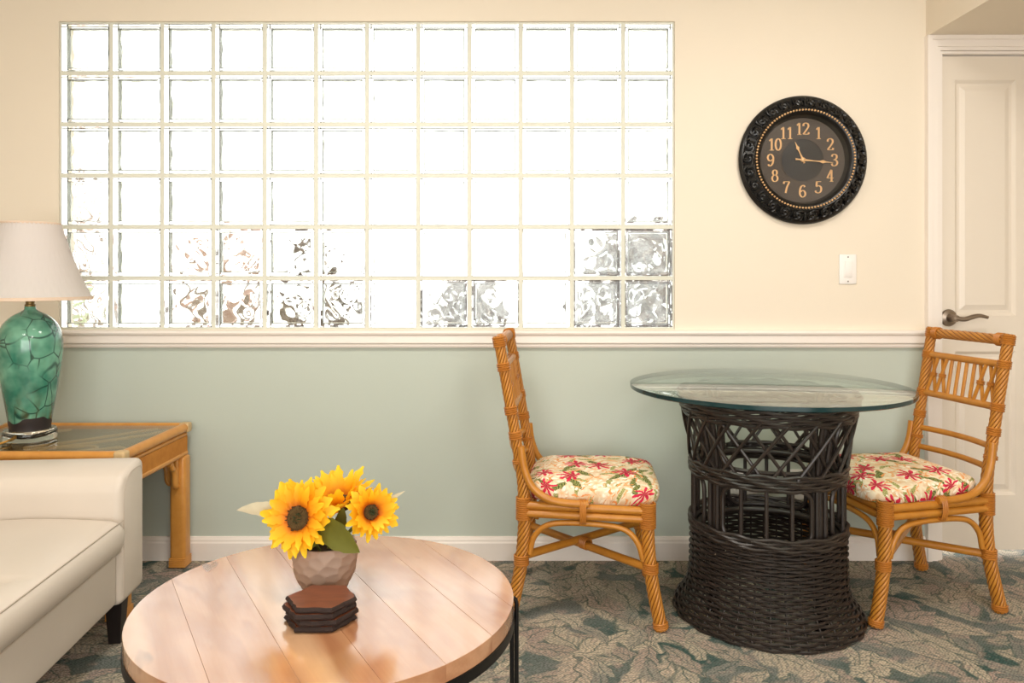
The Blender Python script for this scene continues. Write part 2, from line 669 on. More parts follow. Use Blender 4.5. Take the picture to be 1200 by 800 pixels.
CORD = M_plain('gold_cord', srgb(214, 158, 70), .4)
SMOKE = M_arch_glass('smoked_glass', (.88, .86, .80, 1), .8)
PANELB = M_plain('cane_panel', srgb(140, 124, 94), .6, var=.35, vscale=30)
CANE = M_rattan('pale_cane', srgb(226, 200, 152), srgb(190, 158, 110), .5)
WEAVE = M_rattan('woven_rattan', srgb(214, 152, 70), srgb(160, 98, 34), .5)
CLOCKB = M_plain('black_carved_resin', srgb(12, 11, 11), .32, var=.4, vscale=60)
GOLD = M_plain('antique_gold', srgb(226, 182, 130), .35, Metallic=.4)
DIAL = M_plain('brown_dial', srgb(74, 63, 55), .6, var=.2, vscale=14)
DIALC = M_plain('charcoal_dial_centre', srgb(40, 38, 38), .6)
CGLASS = M_arch_glass('clock_glass', (.97, .97, .97, 1))
NICKEL = M_plain('brushed_nickel', srgb(150, 136, 122), .3, Metallic=.9)
PLASTIC = M_plain('white_plastic', srgb(244, 240, 236), .35)
PLASTIC2 = M_plain('grey_plastic_slot', srgb(120, 112, 106), .5)
LEAFD = M_plain('shrub_leaf', srgb(132, 114, 106), .6, var=.5, vscale=9)
LEAFR = M_plain('reddish_leaf', srgb(222, 186, 172), .6, var=.4, vscale=9)
LEAFL = M_plain('light_green_leaf', srgb(214, 226, 190), .6, var=.4, vscale=9)
TWIG = M_plain('twig_bark', srgb(150, 132, 120), .8)
CONC = M_plain('pale_concrete', srgb(214, 208, 198), .9, var=.1, vscale=3)


def M_emit(name, col, s):
    t = NT(name)
    e = t.n('Emission')
    e.inputs[0].default_value = col
    e.inputs[1].default_value = s
    t.t.links.new(e.outputs[0], t.out.inputs[0])
    return t.mat


FILLGLOW = M_emit('added_lit_diffuser', (1, .86, .66, 1), 4.0)  # glow of the added ceiling fixtures

# ------------------------------------------------------------------ room shell
XL, XR, YB, ZC = -2.6, 3.0, -2.5, 2.45
WX0, WX1, WZ0, WZ1 = -1.794, 0.6444, 0.9096, 2.1288     # glass block opening: 12 x 6 blocks of 8 inch pitch
DX0, DX1, DZ1 = 1.69, 2.475, 2.008                      # door opening
SPLIT = 0.87

mb = MB()


def wallbox(x0, x1, z0, z1):
    if z0 < SPLIT < z1:
        mb.box(x0, x1, WALL, WALL + .12, z0, SPLIT, 1)
        mb.box(x0, x1, WALL, WALL + .12, SPLIT, z1, 0)
    else:
        mb.box(x0, x1, WALL, WALL + .12, z0, z1, 1 if z1 <= SPLIT else 0)


wallbox(XL, WX0, 0, ZC)
wallbox(WX0, WX1, 0, WZ0)
wallbox(WX0, WX1, WZ1, ZC)
wallbox(WX1, DX0, 0, ZC)
wallbox(DX0, DX1, DZ1, ZC)
wallbox(DX1, XR, 0, ZC)
struct(mb.build('wall_back', [CREAM, SAGE], smooth=False))
struct(MB().box(XL, XR, YB, WALL + .12, -.06, 0).build('floor', CARPET, smooth=False))
struct(MB().box(XL, XR, YB, WALL + .12, ZC, ZC + .1).build('ceiling', CEILP, smooth=False))
struct(MB().box(XL - .1, XL, YB, WALL + .12, 0, ZC).build('wall_left', CREAM, smooth=False))
struct(MB().box(XR, XR + .1, YB, WALL + .12, 0, ZC).build('wall_right', CREAM, smooth=False))
mb = MB()
mb.box(XL, -1.6, YB - .1, YB, 0, ZC)
mb.box(2.0, XR, YB - .1, YB, 0, ZC)
mb.box(-1.6, 2.0, YB - .1, YB, 2.15, ZC)
struct(mb.build('wall_front', CREAM, smooth=False))
# lowered soffit over the door
struct(MB().box(1.639, XR, 1.2, WALL, 2.068, ZC).build('wall_soffit', CREAM, smooth=False))

# chair rail that is also the window sill
prof = [(0, .838), (.012, .838), (.016, .845), (.016, .852), (.024, .858), (.024, .886), (.032, .892), (.034, .899), (.030, .905), (0, .907)]


def extrude_x(prof, x0, x1, y_wall):
    m = MB()
    n = len(prof)
    for x in (x0, x1):
        m.v += [(x, y_wall - d, z) for d, z in prof]
    for i in range(n):
        j = (i + 1) % n
        m.face((i, j, n + j, n + i))
    m.face(list(range(n))[::-1])
    m.face([n + i for i in range(n)])
    return m


struct(extrude_x(prof, XL, 1.633, WALL).build('trim_1', TRIM, smooth=False))
prof = [(0, 0), (.016, 0), (.016, .068), (.012, .074), (.012, .080), (.006, .090), (0, .092)]
struct(extrude_x(prof, XL, 1.633, WALL).build('baseboard_back', TRIM, smooth=False))

# door casing: two-step moulding round the opening, plus jamb
mb = MB()
TOPZ = 2.0675
for (a, b, t) in ((1.633, 1.650, .026), (1.650, 1.676, .019), (1.676, 1.690, .012)):
    za, zb = TOPZ - (a - 1.633), TOPZ - (b - 1.633)
    ra, rb_ = DX1 + (1.69 - a), DX1 + (1.69 - b)
    mb.box(a, b, WALL - t, WALL, 0, zb)
    mb.box(rb_, ra, WALL - t, WALL, 0, zb)
    mb.box(a, ra, WALL - t, WALL, zb, za)
mb.box(1.690, 1.700, WALL - .006, WALL + .115, 0, 1.998)
mb.box(1.690, DX1, WALL - .006, WALL + .115, 1.998, DZ1)
mb.box(DX1 - .010, DX1, WALL - .006, WALL + .115, 0, 1.998)
struct(mb.build('trim_2', TRIM, smooth=False))

# door: stiles and rails as the frame, panels as parts
door = struct(bpy.data.objects.new('door_1', None))
COL.objects.link(door)
door.location = (1.702, WALL + .012, 0.034)
DW, DH = 2.460 - 1.702, 1.994 - .034
cols = [(.058, .301), (DW - .301, DW - .058)]
rows = [(.216, .787), (.929, 1.865)]
mb = MB()
xs = [0, cols[0][0], cols[0][1], cols[1][0], cols[1][1], DW]
zs = [0, rows[0][0], rows[0][1], rows[1][0], rows[1][1], DH]
for i in range(5):
    for j in range(5):
        if not (i in (1, 3) and j in (1, 3)):
            mb.box(xs[i], xs[i + 1], 0, .036, zs[j], zs[j + 1])
mb.build('stile_and_rail_frame', DOORP, door, smooth=False)


def panel_mesh(w, h):
    """raised-and-fielded panel: ogee slope down, flat, bevel up to the field"""
    m = MB()
    steps = [(0, 0), (.012, .010), (.022, .010), (.040, .004), (.042, .003)]
    for (i, d) in steps:
        m.v += [(i, d, i), (w - i, d, i), (w - i, d, h - i), (i, d, h - i)]
    for s in range(len(steps) - 1):
        for k in range(4):
            l = (k + 1) % 4
            m.face((s * 4 + k, s * 4 + l, s * 4 + 4 + l, s * 4 + 4 + k))
    e = (len(steps) - 1) * 4
    m.face((e, e + 1, e + 2, e + 3))
    b = len(m.v)
    m.v += [(0, .03, 0), (w, .03, 0), (w, .03, h), (0, .03, h)]
    m.face((b + 3, b + 2, b + 1, b))
    for k in range(4):
        l = (k + 1) % 4
        m.face((b + k, b + l, l, k))
    return m


for (a, b) in rows:
    me = panel_mesh(cols[0][1] - cols[0][0], b - a).mesh('panel', DOORP, False)
    for (x0, x1) in cols:
        link('panel', me, door, (x0, 0, a))
# lever handle
hx, hz = 1.7335 - 1.702, .955 - .034
hd = MB().lathe([(0.0, 0), (.033, 0), (.034, .004), (.030, .010), (.016, .014), (.013, .040), (.015, .052), (.012, .062), (0.0, .064)], 32)
hd.xform(lambda v: Vector((hx + v.x, -v.z, hz + v.y)))
hobj = hd.build('door_handle', NICKEL, door)
pts = smooth_path([(hx, -.056, hz), (hx + .03, -.060, hz - .003), (hx + .06, -.060, hz + .006), (hx + .09, -.058, hz + .011), (hx + .125, -.052, hz + .004)], 6)
n = len(pts)
lv = MB().tube(pts, [.011 - .004 * abs(.5 - i / n) - .003 * (i / n) for i in range(n)], 12)
lv.build('lever', NICKEL, hobj)
hobj['label'] = 'brushed nickel lever handle'

# ------------------------------------------------------------------ glass block window
win = struct(bpy.data.objects.new('window_1', None))
COL.objects.link(win)
win.location = (WX0, WALL, WZ0)
P8 = 2.4384 / 12
mb = MB()
JW = .0078
for i in range(13):
    x = i * P8
    x0, x1 = max(0, x - JW), min(12 * P8, x + JW)
    mb.box(x0, x1, .009, .085, 0, 6 * P8)
for j in range(7):
    z = j * P8
    z0, z1 = max(0, z - JW), min(6 * P8, z + JW)
    for i in range(12):
        mb.box(i * P8 + JW if i else JW, (i + 1) * P8 - JW, .009, .085, z0, z1)
mb.build('mortar_grid', MORTAR, win, smooth=False)


def block_mesh(seed):
    rng = random.Random(seed)
    h = P8 / 2 - JW - .0003
    waves = [(rng.uniform(-1, 1) * 95, rng.uniform(-1, 1) * 95, rng.uniform(0, 6.28), rng.uniform(.5, 1)) for _ in range(7)]
    waves2 = [(rng.uniform(-1, 1) * 95, rng.uniform(-1, 1) * 95, rng.uniform(0, 6.28), rng.uniform(.5, 1)) for _ in range(7)]
    m = MB()
    N, inner = 24, h - .0165
    # outer skin: flat face, rounded shoulder, sides
    for side in (0, 1):
        y0, sg = (.002, 1) if side == 0 else (.078, -1)
        rings = [(h - .005, .0), (h - .0015, .0015), (h, .005)]
        b = len(m.v)
        m.v += [(-rings[0][0], y0, -rings[0][0]), (rings[0][0], y0, -rings[0][0]), (rings[0][0], y0, rings[0][0]), (-rings[0][0], y0, rings[0][0])]
        m.face((b, b + 1, b + 2, b + 3) if side == 0 else (b + 3, b + 2, b + 1, b))
        for k in range(len(rings) - 1):
            b = len(m.v)
            for (r, d) in (rings[k], rings[k + 1]):
                y = y0 + sg * d
                m.v += [(-r, y, -r), (r, y, -r), (r, y, r), (-r, y, r)]
            for c in range(4):
                l = (c + 1) % 4
                q = (b + c, b + 4 + c, b + 4 + l, b + l)
                m.face(q if side == 0 else q[::-1])
    b = len(m.v)
    for y in (.007, .073):
        m.v += [(-h, y, -h), (h, y, -h), (h, y, h), (-h, y, h)]
    for c in range(4):
        l = (c + 1) % 4
        m.face((b + c, b + 4 + c, b + 4 + l, b + l))
    # hollow core with pressed wavy faces (normals point into the hollow)
    for side, ws in ((0, waves), (1, waves2)):
        y0 = .0260 if side == 0 else .0540
        b = len(m.v)
        for j in range(N + 1):
            for i in range(N + 1):
                x, z = -inner + 2 * inner * i / N, -inner + 2 * inner * j / N
                e = min(1.0, (inner - abs(x)) / .022, (inner - abs(z)) / .022)
                e = e * e * (3 - 2 * e)
                d = sum(a * math.sin(x * kx + z * kz + ph) for kx, kz, ph, a in ws)
                m.v.append((x, y0 + .00085 * d * e, z))
        for j in range(N):
            for i in range(N):
                q = (b + j * (N + 1) + i, b + j * (N + 1) + i + 1, b + (j + 1) * (N + 1) + i + 1, b + (j + 1) * (N + 1) + i)
                m.face(q[::-1] if side == 0 else q)
    b = len(m.v)
    rings = [(inner, .0260), (inner + .003, .0290), (inner + .0035, .0330), (inner + .0035, .0470), (inner + .003, .0510), (inner, .0540)]
    for (r, y) in rings:
        m.v += [(-r, y, -r), (r, y, -r), (r, y, r), (-r, y, r)]
    for k in range(len(rings) - 1):
        for c in range(4):
            l = (c + 1) % 4
            m.face((b + k * 4 + l, b + k * 4 + 4 + l, b + k * 4 + 4 + c, b + k * 4 + c))
    return m.mesh('glass_block', BLOCKG, True, 24)


BLK = [block_mesh(100 + k) for k in range(9)]
rb = random.Random(4)
for j in range(6):
    for i in range(12):
        o = link('glass_block', rb.choice(BLK), win, ((i + .5) * P8, 0, (j + .5) * P8))
        o.rotation_euler = (0, rb.choice((0, PI / 2, PI, -PI / 2)), 0)

# ------------------------------------------------------------------ garden outside the window and behind the door
struct(MB().box(-9, 9, WALL + .12, 14, -.12, -.02).build('ground', CONC, smooth=False))


def shrub(loc, w, d, h, n, leafmat, label, seed, size=.05, group=None):
    rng = random.Random(seed)
    t = thing('garden_shrub', label, 'shrub', loc, 0, group)
    st = MB()
    fo = MB()
    for k in range(9):
        a = rng.uniform(0, 6.28)
        e = Vector((math.cos(a) * w * .35, math.sin(a) * d * .35, h * rng.uniform(.7, .95)))
        st.tube(smooth_path([(0, 0, 0), e * .4 + Vector((0, 0, h * .12)), e], 4), .007, 5)
    for k in range(n):
        a, q = rng.uniform(0, 6.28), math.sqrt(rng.random())
        z = h * rng.uniform(.08, 1.0)
        sc = math.sqrt(max(.05, 1 - ((z / h - .5) / .56) ** 2))
        c = Vector((math.cos(a) * q * w * .5 * sc, math.sin(a) * q * d * .5 * sc, z))
        L = size * rng.uniform(.7, 1.3)
        u = Vector((rng.uniform(-1, 1), rng.uniform(-1, 1), rng.uniform(-.5, 1))).normalized()
        v = u.orthogonal().normalized() * (L * .36)
        b = len(fo.v)
        nn = u.cross(v).normalized() * (L * .08)
        for p in (c, c + u * L * .35 + v + nn, c + u * L, c + u * L * .35 - v + nn, c + u * L * .45 - nn):
            fo.v.append(tuple(p))
        fo.face((b, b + 4, b + 1))
        fo.face((b + 1, b + 4, b + 2))
        fo.face((b + 2, b + 4, b + 3))
        fo.face((b + 3, b + 4, b))
    st.build('stem', TWIG, t)
    f = fo.build('foliage', leafmat, t, smooth=False)
    f['kind'] = 'stuff'
    return t


G = -.02
shrub((.62, WALL + .62, G), .74, .5, 1.36, 1500, LEAFD, 'tall dense grey-brown shrub seen blurred through the lower blocks nearest the clock', 5, .07)
shrub((-.20, WALL + .62, G), .50, .5, 1.10, 650, LEAFD, 'low dense grey-brown shrub blurred behind the bottom row of glass blocks', 6, .07)
shrub((-1.40, WALL + .68, G), .52, .4, 1.36, 150, LEAFR, 'sparse reddish shrub seen as scattered flecks through the glass blocks', 9, .06)
shrub((-.92, WALL + .62, G), .42, .35, 1.30, 120, LEAFD, 'thin grey twiggy shrub beside the reddish one behind the glass blocks', 10, .06)
shrub((-2.12, WALL + .68, G), .42, .4, 1.16, 60, LEAFL, 'light green sparse plant behind the glass blocks next to the lamp', 12, .07)
shrub((-2.64, WALL + 1.6, G), .5, .4, 2.1, 70, LEAFR, 'tall thin bare-twigged shrub far behind the outermost glass blocks above the lamp', 15, .06)

# ------------------------------------------------------------------ ceiling lights, unseen and added as fill; warm soffit suggests one beside it
for (x, y, nm) in ((-.55, 1.72, 'over the coffee table'), (1.15, 1.70, 'beside the soffit over the door'), (-1.1, -.9, 'near the rear opening, on the sofa side'), (1.3, -.9, 'near the rear opening, on the door side')):
    t = thing('added_ceiling_light', 'added unseen round flush white ceiling light ' + nm, 'ceiling light', (x, y, ZC), 0, 'added ceiling lights')
    MB().lathe([(.26, 0), (.27, -.012), (.26, -.03), (.24, -.03), (.24, -.012)], 40).build('trim_ring', PLASTIC, t)
    MB().lathe([(.24, -.015), (.23, -.024), (0.001, -.026)], 40).build('diffuser', FILLGLOW, t)
    area('ceiling_fill', (0, 0, -.035), (0, 0, 0), .48, .48, CEIL_WATTS * ((.85 if x > 0 else 1.15) if y > 0 else .75), (1.0, .955, .89), 'DISK', t)

# ------------------------------------------------------------------ rattan chairs


def twisted(pts, R, lobes=9, pitch=.19, R1=None):
    """cane pole wrapped with slanting strips: strips proud, gaps between them recessed"""
    m = MB()
    P = [Vector(p) for p in pts]
    N = len(P)
    frac = ((0.0, .83), (.09, .965), (.5, 1.035), (.91, .965))
    n = lobes * 4
    T = [(P[min(N - 1, i + 1)] - P[max(0, i - 1)]).normalized() for i in range(N)]
    up = Vector((0, 1, 0)) if abs(T[0].y) < .9 else Vector((0, 0, 1))
    nrm = (up - T[0] * up.dot(T[0])).normalized()
    s_ = 0.0
    for i in range(N):
        if i:
            s_ += (P[i] - P[i - 1]).length
            nrm = (nrm - T[i] * nrm.dot(T[i])).normalized()
        bn = T[i].cross(nrm)
        Ri = R + (R1 - R) * max(0.0, min(1.0, (P[i].z - .36) / .12)) if R1 else R
        for l in range(lobes):
            for (f, q) in frac:
                a = 2 * PI * ((l + f) / lobes + s_ / pitch)
                m.v.append(tuple(P[i] + nrm * (Ri * q * math.cos(a)) + bn * (Ri * q * math.sin(a))))
    for i in range(N - 1):
        for k in range(n):
            l = (k + 1) % n
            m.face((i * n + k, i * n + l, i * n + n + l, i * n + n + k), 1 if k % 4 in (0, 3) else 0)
    m.face(list(range(n))[::-1])
    m.face([(N - 1) * n + k for k in range(n)])
    return m


def wrap(c, axis, R, length, r=.0034):
    """binding of cane strips round a joint at c along axis"""
    m = MB()
    ax = Vector(axis).normalized()
    x = ax.orthogonal().normalized()
    y = ax.cross(x)
    n = max(2, int(length / (2 * r)))
    for k in range(n):
        o = Vector(c) + ax * ((k - (n - 1) / 2) * 2 * r)
        m.tube([o + x * (R * math.cos(2 * PI * i / 18)) + y * (R * math.sin(2 * PI * i / 18)) for i in range(18)], r, 5, closed=True)
    return m


def chair_meshes():
    """list of (name, mesh, material-index parent name)"""
    parts = []

    def add(name, m, mats, subs=(), **kw):
        parts.append((name, m.mesh(name, mats, **kw), [(sn, sm.mesh(sn, smat)) for sn, sm, smat in subs]))

    RX, FX = .178, .212

    def post_at(z, s):
        """centre of the rear post at height z"""
        pts = [(0, .190, -.243), (.20, .180, -.205), (.40, .178, -.198), (.60, .179, -.226), (.925, .182, -.282)]
        for a, b in zip(pts, pts[1:]):
            if a[0] <= z <= b[0]:
                t = (z - a[0]) / (b[0] - a[0])
                return Vector((s * (a[1] + t * (b[1] - a[1])), a[2] + t * (b[2] - a[2]), z))
        return Vector((s * pts[-1][1], pts[-1][2], z))

    for s in (-1, 1):
        pts = smooth_path([(s * .190, -.243, 0.004), (s * .180, -.205, .20), (s * .178, -.198, .40), (s * .179, -.226, .60), (s * .182, -.282, .925)], 45)
        m = twisted(pts, .0208, R1=.0178)
        subs = [('binding', wrap(post_at(z, s), (0, -.16 if z > .4 else 0, 1), .0225 if z < .4 else .0194, L), BIND)
                for z, L in ((.905, .034), (.823, .03), (.681, .03), (.60, .03), (.515, .012), (.363, .075), (.195, .034), (.018, .026))]
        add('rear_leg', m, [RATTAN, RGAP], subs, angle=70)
        pts = smooth_path([(s * .222, .240, 0.004), (s * .216, .212, .15), (s * FX, .200, .28), (s * FX, .199, .392)], 28)
        m = twisted(pts, .0208)
        subs = [('binding', wrap((s * FX, .199, .360), (0, 0, 1), .0235, .082), BIND),
                ('binding', wrap((s * .215, .208, .195), (0, 0, 1), .0222, .034), BIND),
                ('binding', wrap((s * .2215, .238, .018), (0, -.15, 1), .0218, .026), BIND)]
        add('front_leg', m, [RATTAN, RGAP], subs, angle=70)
    # back rails
    a, b = post_at(.905, -1), post_at(.905, 1)
    m = twisted([a + (b - a) * t / 30 for t in range(31)], .0178, 8, .24)
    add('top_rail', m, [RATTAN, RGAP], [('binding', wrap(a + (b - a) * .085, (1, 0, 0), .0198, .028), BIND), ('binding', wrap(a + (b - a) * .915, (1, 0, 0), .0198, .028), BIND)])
    for z, r, bow in ((.823, .0125, .0), (.681, .0125, 0), (.548, .0105, -.03), (.478, .0105, -.03)):
        a, b = post_at(z, -1), post_at(z, 1)
        pts = [a + (b - a) * t / 12 + Vector((0, bow * 4 * (t / 12) * (1 - t / 12), 0)) for t in range(13)]
        add('back_rail', MB().tube(pts, r, 12), RATTAN)
    # spindles between the two middle rails: two crosses, four uprights, two crosses
    zt, zb = .823, .681

    def sp(xt, xb):
        yt, yb = post_at(zt, 1).y, post_at(zb, 1).y
        return [(xb, yb, zb), ((xb + xt) / 2, (yt + yb) / 2, (zt + zb) / 2), (xt, yt, zt)]
    for s in (-1, 1):
        for x in (.138, .092):
            for q in (-1, 1):
                dy = .004 * q
                pts = [Vector(p) + Vector((0, dy, 0)) for p in smooth_path(
                    [(s * x + q * .019, post_at(zb, 1).y, zb), (s * x + q * .005, post_at((zt + zb) / 2 - .02, 1).y, (zt + zb) / 2 - .02),
                     (s * x - q * .005, post_at((zt + zb) / 2 + .02, 1).y, (zt + zb) / 2 + .02), (s * x - q * .019, post_at(zt, 1).y, zt)], 5)]
                subs = [('binding', wrap((s * x, post_at(.752, 1).y, .752), (0, -.17, 1), .0115, .014, .0022), BIND)] if q > 0 else []
                add('spindle', MB().tube(pts, .0062, 8), RATTAN, subs)
    for x in (-.054, -.018, .018, .054):
        add('spindle', MB().tube(sp(x, x), .0062, 8), RATTAN)
    # seat rails: two canes one above the other on each side
    for z in (.375, .349):
        for s in (-1, 1):
            add('seat_rail', MB().tube([(s * .186, -.198, z), (s * .218, .199, z)], .0132, 14), RATTAN)
        add('seat_rail', MB().tube([(-FX, .206, z), (FX, .206, z)], .0132, 14), RATTAN)
        add('seat_rail', MB().tube([(-RX, -.2, z), (RX, -.2, z)], .0132, 14), RATTAN)
    # bent cane from the back post down onto the seat rail
    for s in (-1, 1):
        pts = smooth_path([(s * .197, -.206, .568), (s * .199, -.196, .50), (s * .203, -.170, .44), (s * .207, -.118, .402), (s * .211, -.05, .391), (s * .2135, .012, .391)], 7)
        m = MB().tube(pts, .0125, 14)
        add('side_brace', m, RATTAN, [('binding', wrap((s * .2125, -.006, .366), (0, 1, 0), .0305, .022, .0036).xform(
            lambda v, s=s: Vector((s * .2125 + (v.x - s * .2125) * .52, v.y, .366 + (v.z - .366) * 1.22))), BIND)])
    # arched canes under the rails
    for s in (-1, 1):
        x0, x1 = s * .184, s * .214
        pts = smooth_path([(x0, -.178, .215), (x0, -.165, .27), (x0 + (x1 - x0) * .15, -.125, .310), (x0 + (x1 - x0) * .3, -.06, .323),
                           (x0 + (x1 - x0) * .7, .06, .323), (x0 + (x1 - x0) * .85, .13, .310), (x1, .168, .27), (x1, .185, .215)], 5)
        add('arch_brace', MB().tube(pts, .0095, 10), RATTAN)
    pts = smooth_path([(-.194, .206, .215), (-.183, .206, .27), (-.145, .206, .310), (-.07, .206, .323), (.07, .206, .323), (.145, .206, .310), (.183, .206, .27), (.194, .206, .215)], 5)
    add('arch_brace', MB().tube(pts, .0095, 10), RATTAN)
    # crossed stretchers
    add('stretcher', MB().tube([(-.181, -.205, .192), (.215, .208, .192)], .0135, 14), RATTAN,
        [('binding', wrap((.017, .0015, .199), (.7, .7, 0), .0185, .034), BIND)])
    add('stretcher', MB().tube([(.181, -.205, .206), (-.215, .208, .206)], .0135, 14), RATTAN)
    # cushion
    m = MB()
    prof = [(.90, .3845), (.97, .389), (1.0, .409), (1.0, .428), (.985, .441), (.94, .451), (.85, .459), (.66, .466), (.40, .4705), (.15, .472)]
    NA = 64
    for (k, z) in prof:
        for i in range(NA):
            a = 2 * PI * i / NA
            ca, sa = math.cos(a), math.sin(a)
            e = 2 / 6.0
            x = math.copysign(abs(ca) ** e, ca)
            y = math.copysign(abs(sa) ** e, sa)
            yy = .028 + y * .217 * k
            half = .188 + (.226 - .188) * ((yy + .19) / .43)
            if z > .43:
                z2 = z - .004 * (1 + math.sin(a * 3)) * (k > .8)
            else:
                z2 = z
            m.v.append((x * half * k, yy, z2))
    for r in range(len(prof) - 1):
        for i in range(NA):
            l = (i + 1) % NA
            m.face((r * NA + i, r * NA + l, (r + 1) * NA + l, (r + 1) * NA + i))
    m.face([i for i in range(NA)][::-1])
    e = (len(prof) - 1) * NA
    m.face([e + i for i in range(NA)])
    add('seat_cushion', m, FLORAL, angle=60)
    return parts


CHAIR = chair_meshes()


def place_chair(label, loc, rz):
    t = thing('rattan_chair', label, 'chair', loc, rz, 'rattan dining chairs')
    for name, me, subs in CHAIR:
        o = link(name, me, t)
        for sn, sm in subs:
            link(sn, sm, o)
    return t


# facing (fx, fy): local +y points to the front
def face_rot(fx, fy):
    return math.atan2(-fx, fy)


place_chair('orange rattan chair with floral cushion in front of the sage wall, below the glass blocks', (.252, 2.668, 0), face_rot(1, -.09))
place_chair('orange rattan chair with floral cushion in front of the white door', (1.357, 2.705, 0), face_rot(-1, -.17))

# ------------------------------------------------------------------ wicker pedestal table with glass top
TB = thing('pedestal_table', 'round glass-topped table on a dark brown woven wicker pedestal', 'table', (.853, 2.574, 0))
PR = [(0, .302), (.02, .299), (.045, .280), (.075, .260), (.11, .250), (.16, .246), (.30, .244), (.47, .243), (.505, .245), (.56, .252), (.62, .262), (.665, .271), (.70, .280), (.745, .290)]


def RAD(z):
    for a, b in zip(PR, PR[1:]):
        if a[0] <= z <= b[0]:
            t = (z - a[0]) / (b[0] - a[0])
            return a[1] + t * (b[1] - a[1])
    return PR[-1][1]


NST = 34
sk = MB()
row, z = 0, .006
while z < .286:
    base = RAD(z)
    pts = []
    for i in range(NST * 6):
        th = 2 * PI * i / (NST * 6)
        w = math.cos(th * NST / 2 + row * PI)
        pts.append((( base + .0044 * w) * math.cos(th), (base + .0044 * w) * math.sin(th), z + .0012 * math.sin(th * 5 + row)))
    sk.tube(pts, .0050, 6, closed=True)
    row += 1
    z += .0102 if z > .06 else .0088
w = sk.build('woven_skirt', WICKER, TB)
w['kind'] = 'stuff'
for k in range(NST):
    th = 2 * PI * k / NST
    MB().tube([((RAD(q) - .004) * math.cos(th), (RAD(q) - .004) * math.sin(th), q) for q in (.004, .02, .045, .075, .11, .16, .22, .29)], .0034, 6).build('stake', WICKER, TB)


def coil(name, zs, dr, r):
    m = MB()
    for k, z in enumerate(zs):
        pts = []
        for i in range(160):
            th = 2 * PI * i / 160
            wv = math.sin(th * 14 + k * 2.1)
            R = RAD(z) + dr + .002 * wv
            pts.append((R * math.cos(th), R * math.sin(th), z + .0028 * math.cos(th * 14 + k * 2.1)))
        m.tube(pts, r, 7, closed=True)
    return m.build(name, WICKER, TB)


coil('lower_band', (.284, .294, .304, .313), .006, .0062)
coil('middle_band', (.466, .476, .486, .496, .506), .006, .0062)
coil('top_band', (.664, .675, .686, .697, .708, .719, .7265, .7325), .002, .0066)
for z, rr in ((.272, .012), (.484, .011), (.725, .012)):
    MB().ring((0, 0, z), RAD(z) - .022, rr, 72, 10).build('inner_hoop', WICKER, TB)
# spindles of the open gallery
front = -PI / 2 - .32
for k in range(20):
    th = front + 2 * PI * (k + .0) / 20
    if k % 5 in (2, 3):
        continue
    R = .241
    MB().tube([(R * math.cos(th), R * math.sin(th), .285), (R * math.cos(th), R * math.sin(th), .49)], .0066, 8).build('spindle', WICKER, TB)
for q in range(4):
    th0 = front + PI / 4 + q * PI / 2
    for dth in (-.075, 0, .075):
        pts = []
        for zz in (.02, .10, .2, .3, .40, .49, .56, .62, .67, .72):
            R = min(RAD(zz), .247 if zz < .5 else 9) - (.016 if dth else .022)
            a = th0 + dth * (1 + max(0, zz - .5) * 1.3)
            pts.append((R * math.cos(a), R * math.sin(a), zz))
        MB().tube(smooth_path(pts, 3), .0085, 8).build('corner_post', WICKER, TB)
    # rounded loops between the corner posts, one per storey
    thc = front + q * PI / 2
    for (za, zb, dR) in ((.290, .462, -.010), (.515, .664, -.014)):
        pts = []
        A, H, zc, rc = .60, (zb - za) / 2, (za + zb) / 2, .045
        Rm = .235
        hw = A * Rm
        loop = []
        for cx, cz, a0 in ((hw - rc, H - rc, 0), (-hw + rc, H - rc, PI / 2), (-hw + rc, -H + rc, PI), (hw - rc, -H + rc, 1.5 * PI)):
            for s in range(7):
                a = a0 + s * PI / 12
                loop.append((cx + rc * math.cos(a), cz + rc * math.sin(a)))
        dense = []
        for i in range(len(loop)):
            p, r_ = loop[i], loop[(i + 1) % len(loop)]
            L = math.hypot(r_[0] - p[0], r_[1] - p[1])
            st = max(1, int(L / .02))
            dense += [(p[0] + (r_[0] - p[0]) * s / st, p[1] + (r_[1] - p[1]) * s / st) for s in range(st)]
        for (u, v) in dense:
            zz = zc + v
            R = RAD(zz) + dR
            a = thc + u / Rm
            pts.append((R * math.cos(a), R * math.sin(a), zz))
        MB().tube(pts, .0072, 8, closed=True).build('loop_brace', WICKER, TB)
# crossing lattice canes under the top band
NL = 20
for k in range(NL):
    for s in (-1, 1):
        pts = []
        for i in range(9):
            t_ = i / 8
            zz = .498 + t_ * .178
            th = front + 2 * PI * k / NL + s * (t_ - .5) * .52
            R = RAD(zz) + .0045 * s
            pts.append((R * math.cos(th), R * math.sin(th), zz))
        MB().tube(pts, .0056, 7).build('lattice_cane', WICKER, TB)
# glass
g = MB().lathe([(.001, .7400), (.4475, .7400), (.452, .743), (.452, .7555), (.434, .7590), (.001, .7590)], 128,
               mf=lambda i: 1 if i in (1, 2) else 0)
go = g.build('glass_top', [TGLASS, TEDGE], TB, angle=12)
go['label'] = 'round clear glass top with bevelled green edge'

